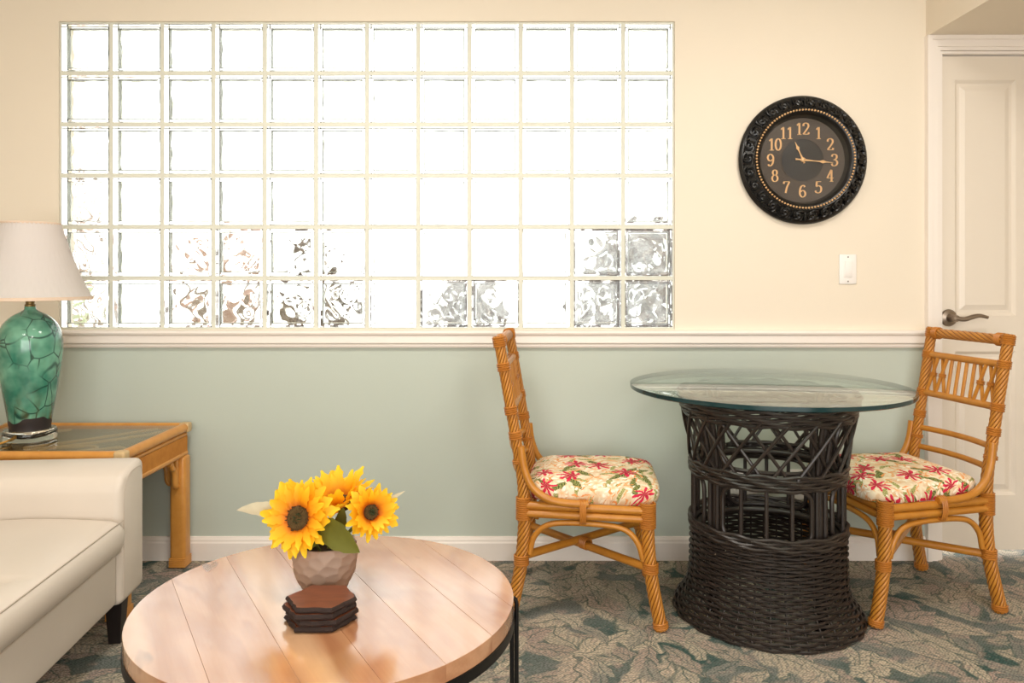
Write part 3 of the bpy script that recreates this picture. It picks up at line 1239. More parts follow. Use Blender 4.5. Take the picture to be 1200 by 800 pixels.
# ------------------------------------------------------------------ coffee table
CT = thing('coffee_table', 'round wooden coffee table of wide planks on a black metal frame', 'table', (-.392, 1.644, 0), math.radians(30.4))
CR, CZ0, CZ1 = .395, .398, .430
bounds = [-CR, -.278, -.145, -.025, .094, .217, .315, CR]
for k in range(len(bounds) - 1):
    a, b = bounds[k] + .0001, bounds[k + 1] - .0001
    a, b = max(a, -CR + .0005), min(b, CR - .0005)
    n = 22
    up, dn = [], []
    xs = [a + (b - a) * (.5 - .5 * math.cos(PI * i / n)) for i in range(n + 1)]
    for x in xs:
        y = math.sqrt(max(0, CR * CR - x * x))
        up.append((x, y))
        dn.append((x, -y))
    poly = dn + up[::-1]
    m = MB()
    e = .0005
    cx = (a + b) / 2
    ins = [(cx + (x - cx) * (1 - e / (b - a) * 2), y * (1 - e / CR)) for x, y in poly]
    N = len(poly)
    for pl, z in ((poly, CZ0), (poly, CZ1 - e), (ins, CZ1)):
        m.v += [(x, y, z) for x, y in pl]
    for r in range(2):
        for i in range(N):
            l = (i + 1) % N
            m.face((r * N + i, r * N + l, (r + 1) * N + l, (r + 1) * N + i))
    m.face(list(range(N))[::-1])
    m.face([2 * N + i for i in range(N)])
    m.build('plank', PLANK, CT, smooth=False)
mb = MB()
mb.lathe([(CR - .012, .376), (CR + .002, .376), (CR + .002, .3975), (CR - .012, .3975), (CR - .012, .376)], 96)
mb.build('rim_band', BLACK, CT)
for k in range(4):
    a = math.radians(2 - 30.4) + k * PI / 2
    ca, sa = math.cos(a), math.sin(a)

    def rod(r0, t, z1, bend):
        x, y = ca * r0 - sa * t, sa * r0 + ca * t
        p = [(x, y, .005), (x, y, .2), (x, y, z1 - .012)]
        if bend:
            p += [(x - ca * .002, y - sa * .002, z1 - .004), (x - ca * .007, y - sa * .007, z1)]
        return p
    MB().tube(rod(CR + .007, 0, .424, True), .0048, 10).build('leg', BLACK, CT)
    MB().tube(rod(CR - .003, -.0, .38, False), .0048, 10).build('leg_stay', BLACK, CT)
# ring tying the legs near the floor
MB().ring((0, 0, .012), CR + .002, .0055, 72, 8).build('foot_ring', BLACK, CT)

# ------------------------------------------------------------------ pot with sunflowers
TZ = CZ1
VX, VY = -.411, 1.690
rng = random.Random(21)
mb = MB()
prof = [(.047, 0), (.0565, .018), (.0645, .036), (.0700, .054), (.0725, .070), (.0720, .087), (.0685, .104)]
pp = smooth_path([(r, 0, z) for r, z in prof], 6)
dimples = [(2 * PI * (k + .5 * (r % 2) + rng.uniform(-.22, .22)) / 12, .008 + r * .0175 + rng.uniform(-.004, .004)) for r in range(6) for k in range(12)]
NS = 108
for p in pp:
    for k in range(NS):
        a = 2 * PI * k / NS
        best = 9.0
        for (da, dz) in dimples:
            u = ((a - da + PI) % (2 * PI) - PI) * .066
            q = u * u + (1.35 * (p.z - dz)) ** 2
            best = min(best, q)
        R = p.x - .0050 * (1 - min(1.0, best / .020 ** 2))
        mb.v.append((R * math.cos(a), R * math.sin(a), p.z))
for r in range(len(pp) - 1):
    for k in range(NS):
        l = (k + 1) % NS
        mb.face((r * NS + k, r * NS + l, (r + 1) * NS + l, (r + 1) * NS + k))
mb.face([k for k in range(NS)][::-1])
b = len(mb.v)
for R, z in ((.061, .104), (.058, .082), (.001, .080)):
    mb.v += [(R * math.cos(2 * PI * k / NS), R * math.sin(2 * PI * k / NS), z) for k in range(NS)]
e = (len(pp) - 1) * NS
for k in range(NS):
    l = (k + 1) % NS
    mb.face((e + k, e + l, b + l, b + k))
    mb.face((b + k, b + l, b + NS + l, b + NS + k))
    mb.face((b + NS + k, b + NS + l, b + 2 * NS + l, b + 2 * NS + k), 1)
tag(mb.build('flower_pot', [POT, SOIL], None, angle=25, loc=(VX, VY, TZ)), 'taupe ceramic pot with dimpled facets holding the sunflowers', 'pot')


def petal_mesh(seed):
    rg = random.Random(seed)
    L, Wd = .060 * rg.uniform(.90, 1.08), .0118 * rg.uniform(.85, 1.2)
    curl, tw = rg.uniform(-.006, .012), rg.uniform(-.3, .3)
    m = MB()
    n = 9
    for i in range(n + 1):
        t = i / n
        w = Wd * (math.sin(PI * min(.93, .15 + t * .80)) ** .55) * (1 + .22 * math.sin(i * 2.4 + seed)) * (1 if t < .85 else .8)
        if i == n:
            w = .0022
        zc = -.012 * t * t * (1 if curl > 0 else -.6) + curl * t
        for s in (-1, -.45, .45, 1):
            m.v.append((w * s, L * t, zc + .0025 * abs(s) + tw * .004 * s * t))
    for i in range(n):
        for k in range(3):
            m.face((i * 4 + k, i * 4 + k + 1, i * 4 + 5 + k, i * 4 + 4 + k))
    return m.mesh('petal', PETAL, True, 80)


PETALS = [petal_mesh(50 + k) for k in range(6)]


def leaf_obj(parent, base, tip, side, width, mat, sag=.0, name='leaf', fold=.25):
    base, tip, side = Vector(base), Vector(tip), Vector(side).normalized()
    d = tip - base
    nrm = d.cross(side).normalized()
    m = MB()
    n = 12
    for i in range(n + 1):
        t = i / n
        w = width * (math.sin(PI * t ** .8) ** .8 if 0 < t < 1 else .02)
        c = base + d * t - Vector((0, 0, sag * 4 * t * (1 - t)))
        for s in (-1, -.5, 0, .5, 1):
            wob = 1 + .06 * math.sin(i * 2.3 + s)
            m.v.append(tuple(c + side * (w * s * wob) + nrm * (fold * w * abs(s))))
    for i in range(n):
        for k in range(4):
            m.face((i * 5 + k, i * 5 + k + 1, i * 5 + 6 + k, i * 5 + 5 + k))
    o = m.build(name, mat, parent, angle=80)
    return o


def sunflower(label, pos, nrm, scale, foot, tilt, tilt2, n1=17, n2=17, seed=1, heart=1.0):
    rg = random.Random(seed)
    t = thing('sunflower', label, 'flower', (VX, VY, TZ + .083), 0, 'sunflowers in the pot')
    off = Vector((VX, VY, TZ + .083))
    P = Vector(pos) - off
    N = Vector(nrm).normalized()
    U = N.cross(Vector((0, 0, 1)))
    U = U.normalized() if U.length > .05 else Vector((1, 0, 0))
    V = N.cross(U)
    for ring, (cnt, tl, sc) in enumerate(((n1, tilt, 1.0), (n2, tilt2, .88))):
        for k in range(cnt):
            a = 2 * PI * (k + .5 * ring + rg.uniform(-.2, .2)) / cnt
            rad = U * math.cos(a) + V * math.sin(a)
            ti = tl + rg.uniform(-.26, .26)
            d = (rad * math.cos(ti) + N * math.sin(ti)).normalized()
            up = (N * math.cos(ti) - rad * math.sin(ti)).normalized()
            x = d.cross(up)
            o = link('petal', rg.choice(PETALS), t)
            mm = Matrix((x, d, up)).transposed().to_4x4()
            q = scale * sc * rg.uniform(.80, 1.10)
            o.matrix_local = Matrix.Translation(P + rad * (.021 * scale) + N * (.002 * ring)) @ mm @ Matrix.Scale(q, 4)
    m = MB()
    r0 = .0265 * scale * heart
    m.lathe([(r0, -.004), (r0 * 1.02, .003), (r0 * .85, .009), (r0 * .6, .010), (r0 * .35, .007), (.0006, .005)], 28)
    rr = random.Random(seed + 5)
    for k in range(130):
        q = r0 * math.sqrt(rr.random())
        a = rr.uniform(0, 6.28)
        z = .008
        m.rbox(q * math.cos(a) - .001, q * math.cos(a) + .001, q * math.sin(a) - .001, q * math.sin(a) + .001, z - .003, z + rr.uniform(.001, .004), .0004, 1, 1 if q < r0 * .4 else 0)
    m.xform(lambda v: P + U * v.x + V * v.y + N * v.z)
    m.build('seed_head', [SEEDS, SEEDG], t)
    f = Vector(foot) - off
    st = smooth_path([f, f * .5 + P * .45 + Vector((0, 0, .004)), P - N * .02, P - N * .004], 6)
    MB().tube(st, .0035, 8).build('stem', STEMG, t)
    # calyx behind the head
    MB().lathe([(.004, -.016), (.016 * scale, -.008), (.027 * scale, -.002)], 16).xform(lambda v: P + U * v.x + V * v.y + N * v.z).build('calyx', STEMG, t)
    return t, off


fl, off = sunflower('sunflower with a broad dark heart, facing out over the pot rim', (-.458, 1.650, .598), (-.26, -.88, .30), 1.06, (VX - .012, VY, TZ + .084), .06, .36, 22, 20, seed=3, heart=.95)
leaf_obj(fl, Vector((-.480, 1.70, .575)) - off, Vector((-.606, 1.69, .603)) - off, (.15, -.35, 1), .022, LEAFW, -.010).__setitem__('label', 'pale cream leaf with a thin pointed tip')
fl, off = sunflower('sunflower at the top of the bunch, turned upward with its heart hidden', (-.392, 1.738, .602), (-.10, -.22, .97), 1.22, (VX + .004, VY + .012, TZ + .084), .55, 1.02, 22, 20, seed=8)
leaf_obj(fl, Vector((-.388, 1.70, .535)) - off, Vector((-.370, 1.685, .612)) - off, (1, .1, -.1), .014, LEAFG)
fl, off = sunflower('small half-open sunflower leaning over the pot rim beside the large green leaf', (-.308, 1.672, .604), (.50, -.80, .30), .80, (VX + .016, VY - .004, TZ + .084), .25, .80, 20, 18, seed=14, heart=.75)
leaf_obj(fl, Vector((-.418, 1.652, .592)) - off, Vector((-.318, 1.606, .540)) - off, (.55, -.1, 1), .030, LEAFG, 0, 'leaf', .18)
leaf_obj(fl, Vector((-.290, 1.70, .615)) - off, Vector((-.236, 1.70, .643)) - off, (-.5, -.2, 1), .005, LEAFW).__setitem__('label', 'thin pale leaf tip')
leaf_obj(fl, Vector((-.43, 1.655, .532)) - off, Vector((-.418, 1.628, .585)) - off, (1, .2, 0), .018, LEAFG)

# ------------------------------------------------------------------ coasters
rng = random.Random(3)
cz = TZ
CLAB = ['dark wooden hexagonal coaster at the bottom of the stack, on the table', 'dark wooden hexagonal coaster second from the bottom of the stack',
        'dark wooden hexagonal coaster second from the top of the stack', 'dark wooden hexagonal coaster with reddish face on top of the stack']
for k in range(4):
    R = .0745 * rng.uniform(.96, 1.03)
    rot = rng.uniform(-.12, .12)
    poly, N = [], 0
    for i in range(6):
        a0, a1 = PI / 3 * i + rot, PI / 3 * (i + 1) + rot
        for s in range(6):
            t_ = s / 6
            x = math.cos(a0) * (1 - t_) + math.cos(a1) * t_
            y = math.sin(a0) * (1 - t_) + math.sin(a1) * t_
            j = 1 + rng.uniform(-.035, .03)
            poly.append((x * R * j, y * R * .92 * j))
    N = len(poly)
    hh = .0115
    m = MB()
    for sc, z in ((.92, 0), (.98, .002), (1.0, .005), (.975, .009), (.94, hh)):
        m.v += [(x * sc * (1 + rng.uniform(-.018, .018) * (sc > .955)), y * sc, z) for x, y in poly]
    for r in range(4):
        for i in range(N):
            l = (i + 1) % N
            m.face((r * N + i, r * N + l, (r + 1) * N + l, (r + 1) * N + i), 1)
    m.face(list(range(N))[::-1], 1)
    m.face([4 * N + i for i in range(N)], 0)
    o = m.build('coaster', [COASTER, BARK], None, smooth=False, loc=(-.384 + rng.uniform(-.005, .005), 1.537 + rng.uniform(-.004, .004), cz))
    tag(o, CLAB[k], 'coaster', 'stacked coasters')
    cz += hh

# ------------------------------------------------------------------ sofa
SF = thing('sofa', 'cream leather sofa with rounded arm and dark tapered legs', 'sofa', (-1.168, 2.440, 0), math.radians(5.0))
AW, SL, SD = .175, 1.72, .88          # arm width, length, depth
for (y0, y1) in ((-AW, 0), (-SL, -SL + AW)):
    m = MB().rbox(-SD, 0, y0, y1, .142, .548, .022, 4)
    inner = y0 if y0 > -1 else y1
    s = 1 if y0 > -1 else -1

    def shape(v, inner=inner, s=s):
        # roll the top towards the seat
        d = abs(v.y - inner)
        if v.z > .45:
            v = Vector((v.x, v.y, v.z - .05 * max(0, 1 - d / .06) ** 2))
        return v
    m.xform(shape)
    arm = m.build('arm', LEATHER, SF, angle=60)
    # piping round the front panel of the arm
    yi, yo = (y0, y1) if s > 0 else (y1, y0)
    pts = smooth_path([(-.0005, yi + s * .019, .165), (-.0005, yi + s * .019, .44), (-.0005, yi + s * .028, .485), (-.0005, yi + s * .060, .520), (-.0005, yo - s * .045, .527), (-.0005, yo - s * .022, .512), (-.0005, yo - s * .019, .46), (-.0005, yo - s * .019, .165)], 8)
    MB().tube(pts, .0014, 6).build('piping', PIPING, arm)
# base apron and seat cushion
MB().rbox(-SD + .05, -.012, -SL + AW + .001, -AW - .001, .150, .312, .012, 3).build('base', LEATHER, SF, angle=60)
m = MB()
NX, NY = 26, 90
y_a, y_b = -SL + AW + .002, -AW - .002
seams = [y_b - .46, y_b - .92]


def seat_profile():
    P = []
    # from under the front edge, round the nose, across the top
    for (x, z) in ((-.03, .306), (-.004, .309), (.010, .318), (.019, .340), (.021, .362), (.018, .384), (.006, .400), (-.016, .408)):
        P.append((x, z))
    for i in range(1, 12):
        x = -.016 - i * .058
        P.append((x, .408 + .016 * math.sin(PI * min(1, i / 9)) - .002 * i * .5))
    return P


SP = seat_profile()
for j in range(NY + 1):
    y = y_b + (y_a - y_b) * j / NY
    e = min(1, min(y_b - y, y - y_a) / .035 + .0)
    rnd = 1 - (1 - e) ** 2
    dip = 0
    for sy in seams:
        dip += math.exp(-((y - sy) / .014) ** 2) * .010 + math.exp(-((y - sy) / .06) ** 2) * .006
    for i, (x, z) in enumerate(SP):
        k = 1 if z > .38 else 0
        zz = z - dip * (1 if i > 7 else 0.0) - (.018 * (1 - rnd)) * k
        m.v.append((x - .012 * (1 - rnd) * (x > -.1), y, zz))
NP = len(SP)
for j in range(NY):
    for i in range(NP - 1):
        m.face((j * NP + i, (j + 1) * NP + i, (j + 1) * NP + i + 1, j * NP + i + 1))
m.face([i for i in range(NP)])
m.face([NY * NP + i for i in range(NP)][::-1])
m.face([j * NP for j in range(NY + 1)][::-1] + [NY * NP + NP - 1 - 0] * 0 + [])
cu = m.build('seat_cushion', LEATHER, SF, angle=75)
MB().tube([(.0075, y_b - .004 + (y_a - y_b + .008) * j / 40, .401) for j in range(41)], .002, 6).build('piping', PIPING, cu)
MB().tube([(.0005, y_b - .004 + (y_a - y_b + .008) * j / 40, .3085) for j in range(41)], .0022, 6).build('piping', PIPING, cu)
for sy in seams:
    MB().tube([(x, sy, z - .0155) for x, z in SP[8:]], .0018, 5).build('seam', PIPING, cu)
m = MB().rbox(-SD, -.62, -SL + AW, -AW, .15, .80, .05, 4)
m.xform(lambda v: Vector((v.x - .10 * max(0, v.z - .4), v.y, v.z)))
m.build('backrest', LEATHER, SF, angle=60)
for (x, y) in ((-.05, -.085), (-SD + .06, -.085), (-.05, -SL + .085), (-SD + .06, -SL + .085)):
    MB().lathe([(.024, .002), (.036, .143)], 4, (x, y, 0), True, True).xform(
        lambda v, x=x, y=y: Vector((x + (v.x - x) * math.cos(PI / 4) - (v.y - y) * math.sin(PI / 4), y + (v.x - x) * math.sin(PI / 4) + (v.y - y) * math.cos(PI / 4), v.z))
    ).build('leg', DARKWOOD, SF, smooth=False)

# ------------------------------------------------------------------ end table
EX0, EX1, EY0, EY1, EZ = -1.965, -1.250, 2.475, 2.998, .552
ET = thing('end_table', 'honey rattan end table with smoked glass top beside the sofa', 'table', (EX0, EY0, 0))
ew, ed = EX1 - EX0, EY1 - EY0
rr = .0175
corn = [(rr, rr), (ew - rr, rr), (ew - rr, ed - rr), (rr, ed - rr)]
for k in range(4):
    a, b = corn[k], corn[(k + 1) % 4]
    MB().tube([(a[0], a[1], EZ - rr), (b[0], b[1], EZ - rr)], rr, 16).build('top_rail', RATTAN2, ET)
    MB().tube([(a[0], a[1], .437), (b[0], b[1], .437)], .0115, 12).build('lower_rail', RATTAN2, ET)
    MB().tube([(a[0], a[1], .508), (b[0], b[1], .508)], .008, 10).build('apron_bead', RATTAN2, ET)
    # woven apron: fine upright cane strips
    dx, dy = b[0] - a[0], b[1] - a[1]
    L = math.hypot(dx, dy)
    nx, ny = dy / L, -dx / L
    m = MB()
    nst = int(L / .006)
    for i in range(nst):
        t_ = (i + .5) / nst
        x, y = a[0] + dx * t_ + nx * .006, a[1] + dy * t_ + ny * .006
        m.tube([(x, y, .445), (x, y, .503)], .0031, 5, cap=False)
    o = m.build('woven_apron', WEAVE, ET)
    o['kind'] = 'stuff'
    # leg: clustered canes with bindings, and a stepped corner bracket along both sides
    lx, ly = a
    ix, iy = (1 if lx < ew / 2 else -1), (1 if ly < ed / 2 else -1)
    m = MB().rbox(lx + (-.016 if ix > 0 else -.044), lx + (.044 if ix > 0 else .016), ly + (-.016 if iy > 0 else -.044), ly + (.044 if iy > 0 else .016), .003, .43, .013, 3)
    leg = m.build('leg', RATTAN2, ET, angle=50)
    cxl, cyl = lx + ix * .014, ly + iy * .014
    m = MB()
    for q in range(6):
        m.rbox(cxl - .032, cxl + .032, cyl - .032, cyl + .032, .005 + q * .006, .0105 + q * .006, .0025, 2)
    m.build('binding', RATTAN2, leg, angle=50)
    for (ux, uy) in ((ix, 0), (0, iy)):
        px, py = cxl + ux * .03, cyl + uy * .03
        pts = smooth_path([(px + ux * .070, py + uy * .070, .417), (px + ux * .050, py + uy * .050, .412), (px + ux * .044, py + uy * .044, .395), (px + ux * .030, py + uy * .030, .388),
                           (px + ux * .022, py + uy * .022, .37), (px + ux * .020, py + uy * .020, .335), (px + ux * .012, py + uy * .012, .320), (px - ux * .002, py - uy * .002, .318)], 4)
        MB().tube(pts, .0105, 10).build('corner_bracket', RATTAN2, ET)
        m = MB().rbox(cxl + ux * .030 - abs(uy) * .010 - (.018 if ux < 0 else 0), cxl + ux * .030 + abs(uy) * .010 + (.018 if ux > 0 else 0),
                      cyl + uy * .030 - abs(ux) * .010 - (.018 if uy < 0 else 0), cyl + uy * .030 + abs(ux) * .010 + (.018 if uy > 0 else 0), .325, .427, .004, 2)
        m.build('corner_bracket', RATTAN2, ET)
    MB().rbox(lx - .0195, lx + .0195, ly - .0195, ly + .0195, EZ - .036, EZ + .001, .008, 3).build('corner_joint', CANE, ET)
MB().box(rr * 1.6, ew - rr * 1.6, rr * 1.6, ed - rr * 1.6, EZ - .030, EZ - .022).build('cane_panel', PANELB, ET, smooth=False)
# curled cane decoration lying under the glass
z = EZ - .0195
for pts in ([(.30, .06, z), (.45, .07, z), (.55, .12, z), (.52, .17, z), (.42, .15, z), (.36, .09, z)],
            [(.33, .10, z), (.46, .20, z), (.60, .34, z), (.67, .46, z)], [(.30, .14, z), (.42, .26, z), (.54, .40, z), (.60, .48, z)],
            [(.46, .05, z), (.60, .06, z), (.66, .11, z), (.62, .15, z), (.55, .10, z)], [(.05, .30, z), (.18, .36, z), (.28, .46, z)],
            [(.04, .10, z), (.12, .06, z), (.20, .10, z), (.16, .16, z), (.08, .14, z)], [(.28, .22, z), (.20, .36, z), (.08, .46, z)]):
    MB().tube([Vector((p.x, p.y, z)) for p in smooth_path(pts, 8)], .0062, 6).build('cane_scroll', CANE, ET)
gt = MB().box(rr * 1.5, ew - rr * 1.5, rr * 1.5, ed - rr * 1.5, EZ - .012, EZ - .006).build('glass_inset', SMOKE, ET, smooth=False)

# ------------------------------------------------------------------ lamp
LX, LY, LZ = -1.694, 2.700, EZ - .006
LP = thing('table_lamp', 'table lamp with green crackle-glazed vase body and white pleated shade', 'lamp', (LX, LY, LZ))
MB().lathe([(.001, 0.0005), (.078, .0005), (.084, .006), (.084, .032), (.079, .039), (.001, .039)], 48).build('acrylic_base', ACRYL, LP, angle=50)
prof = [(.001, 0), (.060, 0), (.0635, .004), (.072, .06), (.082, .12), (.091, .18), (.0985, .24), (.1015, .29), (.099, .32), (.091, .352), (.075, .378), (.052, .398), (.030, .410), (.0185, .418), (.0165, .428), (.001, .428)]
pp = smooth_path([(r, 0, z) for r, z in prof], 3)
MB().lathe([(max(.001, p.x), p.z) for p in pp], 56).build('vase_body', GLAZE, LP, angle=60, loc=(0, 0, .0395))
MB().lathe([(.017, .467), (.017, .474), (.014, .476), (.014, .505), (.016, .507), (.016, .512), (.005, .514), (.005, .735), (.001, .736)], 24).build('brass_neck', BRASS, LP)
NPL = 46
prof = [(.193, .497), (.179, .522), (.163, .556), (.146, .597), (.129, .645), (.113, .695), (.100, .735), (.094, .757)]


def pleat(prof, inset=0.0):
    m = MB()
    n = NPL * 6
    for i, (R, z) in enumerate(prof):
        tw = i * .055
        for k in range(n):
            a = 2 * PI * k / n
            q = R - inset + (.0015 + .0022 * R / .2) * math.sin(NPL * (a + tw)) * (0 if inset else 1)
            m.v.append((q * math.cos(a), q * math.sin(a), z))
    for i in range(len(prof) - 1):
        for k in range(n):
            l = (k + 1) % n
            f = (i * n + k, i * n + l, (i + 1) * n + l, (i + 1) * n + k)
            m.face(f[::-1] if inset else f)
    return m


sh = pleat(prof).build('lamp_shade', SHADE, LP, angle=70)
MB().lathe([(.1935, .490), (.1965, .491), (.1965, .501), (.1935, .502), (.1905, .500), (.1905, .491), (.1935, .490)], 72).build('shade_binding', SHADEB, sh)
MB().lathe([(.094, .754), (.096, .755), (.096, .761), (.094, .762), (.091, .760), (.091, .755), (.094, .754)], 60).build('shade_binding', SHADEB, sh)
for k in range(3):
    a = k * 2 * PI / 3 + .4
    MB().tube([(0, 0, .732), (.092 * math.cos(a), .092 * math.sin(a), .757)], .0018, 6).build('shade_spider', BRASS, LP)
pts = smooth_path([(-.02, -.03, .016), (-.03, -.088, .010), (-.045, -.14, .006), (-.060, -.185, .011), (-.066, -.206, .0105), (-.070, -.222, .007), (-.071, -.236, -.012), (-.071, -.238, -.05)], 6)
MB().tube(pts, .0035, 8).build('lamp_cord', CORD, LP)

# ------------------------------------------------------------------ wall clock
CK = thing('wall_clock', 'round black carved wall clock with gold beaded ring and gold numerals', 'clock', (1.1455, WALL, 1.5775))


def onwall(v):                       # lathe axis z -> out of the wall
    return Vector((v.x, -v.z, v.y))


MB().lathe([(.236, 0), (.250, .004), (.2535, .014), (.248, .024), (.240, .028), (.232, .026), (.222, .032), (.206, .042), (.200, .045), (.196, .043),
            (.187, .043), (.183, .040), (.174, .030), (.168, .018), (.166, .012)], 96).xform(onwall).build('frame', CLOCKB, CK)
# carved scrollwork: overlapping S-curls all round the frame
m = MB()
NC = 26
for k in range(NC):
    th = 2 * PI * k / NC
    for (pp_, r) in (([(-.9, .232), (-.45, .238), (.1, .234), (.35, .224), (.1, .214), (-.25, .217), (-.2, .225)], .0056),
                     ([(.9, .210), (.45, .206), (-.05, .209), (-.3, .218), (-.05, .228), (.25, .226), (.2, .219)], .0050),
                     ([(.45, .240), (.62, .228), (.55, .214)], .0045), ([(-.55, .207), (-.6, .218), (-.48, .229)], .0045)):
        pts = [(R * math.cos(th + a * PI / NC), R * math.sin(th + a * PI / NC), .0300 + (.240 - R) * .40) for a, R in [(p[0], p[1]) for p in pp_]]
        m.tube(smooth_path(pts, 4), r, 6)
m.xform(onwall).build('carving', CLOCKB, CK)
m = MB()
for q in range(4):
    th = q * PI / 2
    m.tube([((.207 + i * .007) * math.cos(th), (.207 + i * .007) * math.sin(th), .042 - i * .0022) for i in range(6)], [.004, .0065, .005, .007, .005, .003], 8)
m.xform(onwall).build('carving', CLOCKB, CK)
m = MB()
NB = 100
for k in range(NB):
    a = 2 * PI * k / NB
    bm = bmesh.new()
    bmesh.ops.create_icosphere(bm, subdivisions=1, radius=.0048)
    m.add_bm(bm, 0, lambda v, a=a: Vector((.1915 * math.cos(a) + v.x, .1915 * math.sin(a) + v.y, .0465 + v.z)))
m.xform(onwall).build('bead_ring', GOLD, CK, angle=80)
MB().lathe([(.169, .012), (.001, .012)], 72).xform(onwall).build('dial', DIAL, CK)
MB().lathe([(.083, .0125), (.081, .0132), (.001, .0132)], 64).xform(onwall).build('dial_centre', DIALC, CK)
MB().lathe([(.086, .0123), (.0855, .0136), (.083, .0136), (.0825, .0123)], 64).xform(onwall).build('dial_ring', DIAL, CK)

DG = {
    '0': [[(.28 + .23 * math.sin(2 * PI * i / 18), .5 + .49 * math.cos(2 * PI * i / 18)) for i in range(19)]],
    '1': [[(.10, .80), (.28, .98)], [(.30, 1.0), (.30, 0)], [(.12, .012), (.48, .012)]],
    '2': [[(.06, .74), (.09, .92), (.28, 1.0), (.46, .90), (.49, .70), (.36, .46), (.05, .04)], [(.04, .04), (.50, .04)], [(.50, .04), (.53, .2)]],
    '3': [[(.05, .80), (.12, .95), (.28, 1.0), (.45, .90), (.46, .70), (.36, .57), (.20, .53)], [(.20, .53), (.42, .47), (.52, .28), (.44, .08), (.26, 0), (.1, .05), (.04, .2)]],
    '4': [[(.37, 1.0), (.02, .30)], [(.01, .30), (.57, .30)], [(.39, 1.0), (.39, 0)], [(.24, .012), (.54, .012)]],
    '5': [[(.50, .97), (.13, .97)], [(.13, .98), (.10, .55)], [(.10, .54), (.30, .62), (.48, .50), (.51, .28), (.42, .07), (.22, 0), (.05, .08), (.04, .2)]],
    '6': [[(.47, .86), (.42, .97), (.30, 1.0), (.13, .84), (.05, .5), (.08, .18), (.27, 0), (.46, .1), (.52, .3), (.44, .5), (.27, .57), (.08, .42)]],
    '7': [[(.05, .78), (.06, .96)], [(.05, .965), (.53, .965)], [(.53, .96), (.31, .48), (.20, 0)]],
    '8': [[(.28 + .18 * math.sin(2 * PI * i / 14), .765 + .225 * math.cos(2 * PI * i / 14)) for i in range(15)], [(.28 + .235 * math.sin(2 * PI * i / 16), .27 + .27 * math.cos(2 * PI * i / 16)) for i in range(17)]],
}
DG['9'] = [[(.56 - x, 1 - y) for x, y in st] for st in DG['6']]


def ribbon(m, pts, wthin, wthick, z0, z1, ox, oy, sc):
    P = smooth_path([(x, y, 0) for x, y in pts], 4) if len(pts) > 2 else [Vector((x, y, 0)) for x, y in pts]
    n = len(P)
    b = len(m.v)
    for i in range(n):
        t_ = (P[min(n - 1, i + 1)] - P[max(0, i - 1)]).normalized()
        wd = wthin + (wthick - wthin) * abs(t_.y) ** 1.3
        nn = Vector((-t_.y, t_.x, 0)) * wd / 2
        for q, z in ((nn, z0), (-nn, z0), (-nn, z1), (nn, z1)):
            m.v.append((ox + (P[i].x + q.x) * sc, oy + (P[i].y + q.y) * sc, z))
    for i in range(n - 1):
        for k in range(4):
            l = (k + 1) % 4
            m.face((b + i * 4 + k, b + i * 4 + l, b + i * 4 + 4 + l, b + i * 4 + 4 + k))
    m.face((b, b + 1, b + 2, b + 3))
    m.face((b + n * 4 - 4, b + n * 4 - 1, b + n * 4 - 2, b + n * 4 - 3))


for h in range(1, 13):
    a = PI / 2 - h * PI / 6
    s_ = str(h)
    sc = .046
    wid = .58 * len(s_) * sc
    cx, cy = .126 * math.cos(a), .123 * math.sin(a)
    m = MB()
    for i, ch in enumerate(s_):
        for st in DG[ch]:
            ribbon(m, st, .055, .15, .0122, .0142, cx - wid / 2 + i * .58 * sc, cy - sc / 2, sc)
    m.xform(onwall).build('numeral', GOLD, CK, smooth=False)


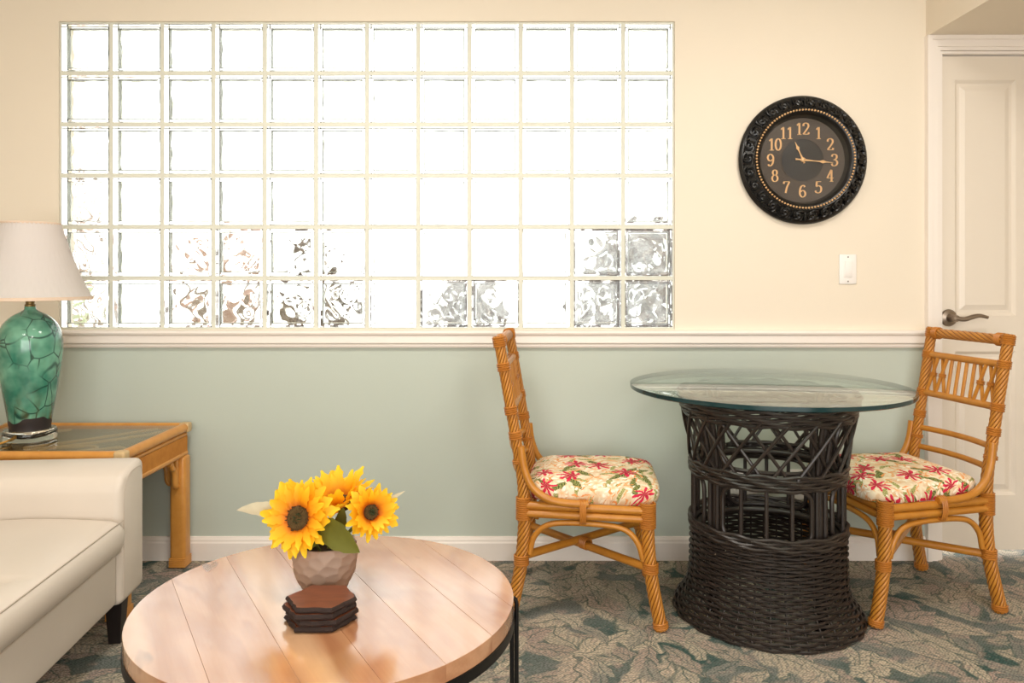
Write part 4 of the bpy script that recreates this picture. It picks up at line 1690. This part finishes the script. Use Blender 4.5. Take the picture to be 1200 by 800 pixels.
def hand(name, ang, L, tail, z, w):
    """pointed hand with a pierced leaf near the tip"""
    m = MB()
    d = Vector((math.sin(ang), math.cos(ang), 0))
    nn = Vector((-d.y, d.x, 0))
    out = [(-tail, w * .7), (-tail * .6, w * .45), (0, w * .8), (L * .35, w * .35), (L * .55, w * .45), (L * .66, w * 1.25), (L * .76, w * .45), (L, .0006)]
    poly = [d * t_ + nn * q for t_, q in out] + [d * t_ - nn * q for t_, q in out[::-1]]
    m.prism([(p.x, p.y) for p in poly], z, z + .0016)
    m.xform(onwall).build(name, GOLD, CK, smooth=False)


hand('hour_hand', math.radians(-24), .078, .014, .0165, .0058)
hand('minute_hand', math.radians(95.5), .118, .030, .019, .0052)
MB().lathe([(.009, .014), (.009, .0215), (.006, .0235), (.001, .024)], 20).xform(onwall).build('hub', GOLD, CK)
MB().lathe([(.175, .031), (.001, .031)], 72).xform(onwall).build('clock_glass', CGLASS, CK)

# ------------------------------------------------------------------ switch and sockets
SW = thing('light_switch', 'white rocker light switch plate between the clock and the door', 'switch', (1.3275, WALL, 1.1475))
MB().rbox(-.034, .034, -.0065, 0, -.059, .059, .004, 2).build('wall_plate', PLASTIC, SW)
MB().rbox(-.017, .017, -.0085, -.005, -.0335, .0335, .001, 1).build('rocker_bezel', PLASTIC, SW)
rk = MB().rbox(-.0145, .0145, -.0125, -.006, -.031, .031, .002, 2).xform(lambda v: Vector((v.x, v.y - .0025 * v.z / .031, v.z)))
rk.build('rocker', PLASTIC, SW)
for zz in (-.048, .048):
    MB().lathe([(.003, 0), (.0028, .0012), (.0005, .0014)], 12).xform(lambda v, zz=zz: Vector((v.x, -.0065 - v.z, v.y + zz))).build('screw', PLASTIC2, SW)


def socket(label, x, gang):
    t = thing('wall_socket', label, 'socket', (x, WALL, .297))
    w = .036 + .023 * (gang - 1) * 1.0
    MB().rbox(-w, w, -.006, 0, -.060, .060, .003, 2).build('wall_plate', PLASTIC, t)
    for g_ in range(gang):
        cx = 0 if gang == 1 else (-.023 + .046 * g_)
        for zz in (-.02, .02):
            r = MB().rbox(cx - .0165, cx + .0165, -.0085, -.004, zz - .0145, zz + .0145, .004, 2).build('receptacle', PLASTIC, t)
            for dx in (-.006, .006):
                MB().box(cx + dx - .001, cx + dx + .001, -.0089, -.008, zz - .002, zz + .006).build('slot', PLASTIC2, r, smooth=False)
    return t


socket('white double socket plate on the sage wall, behind the wicker pedestal', .914, 2)
socket('white single socket plate behind the wicker pedestal, towards the door', 1.135, 1)
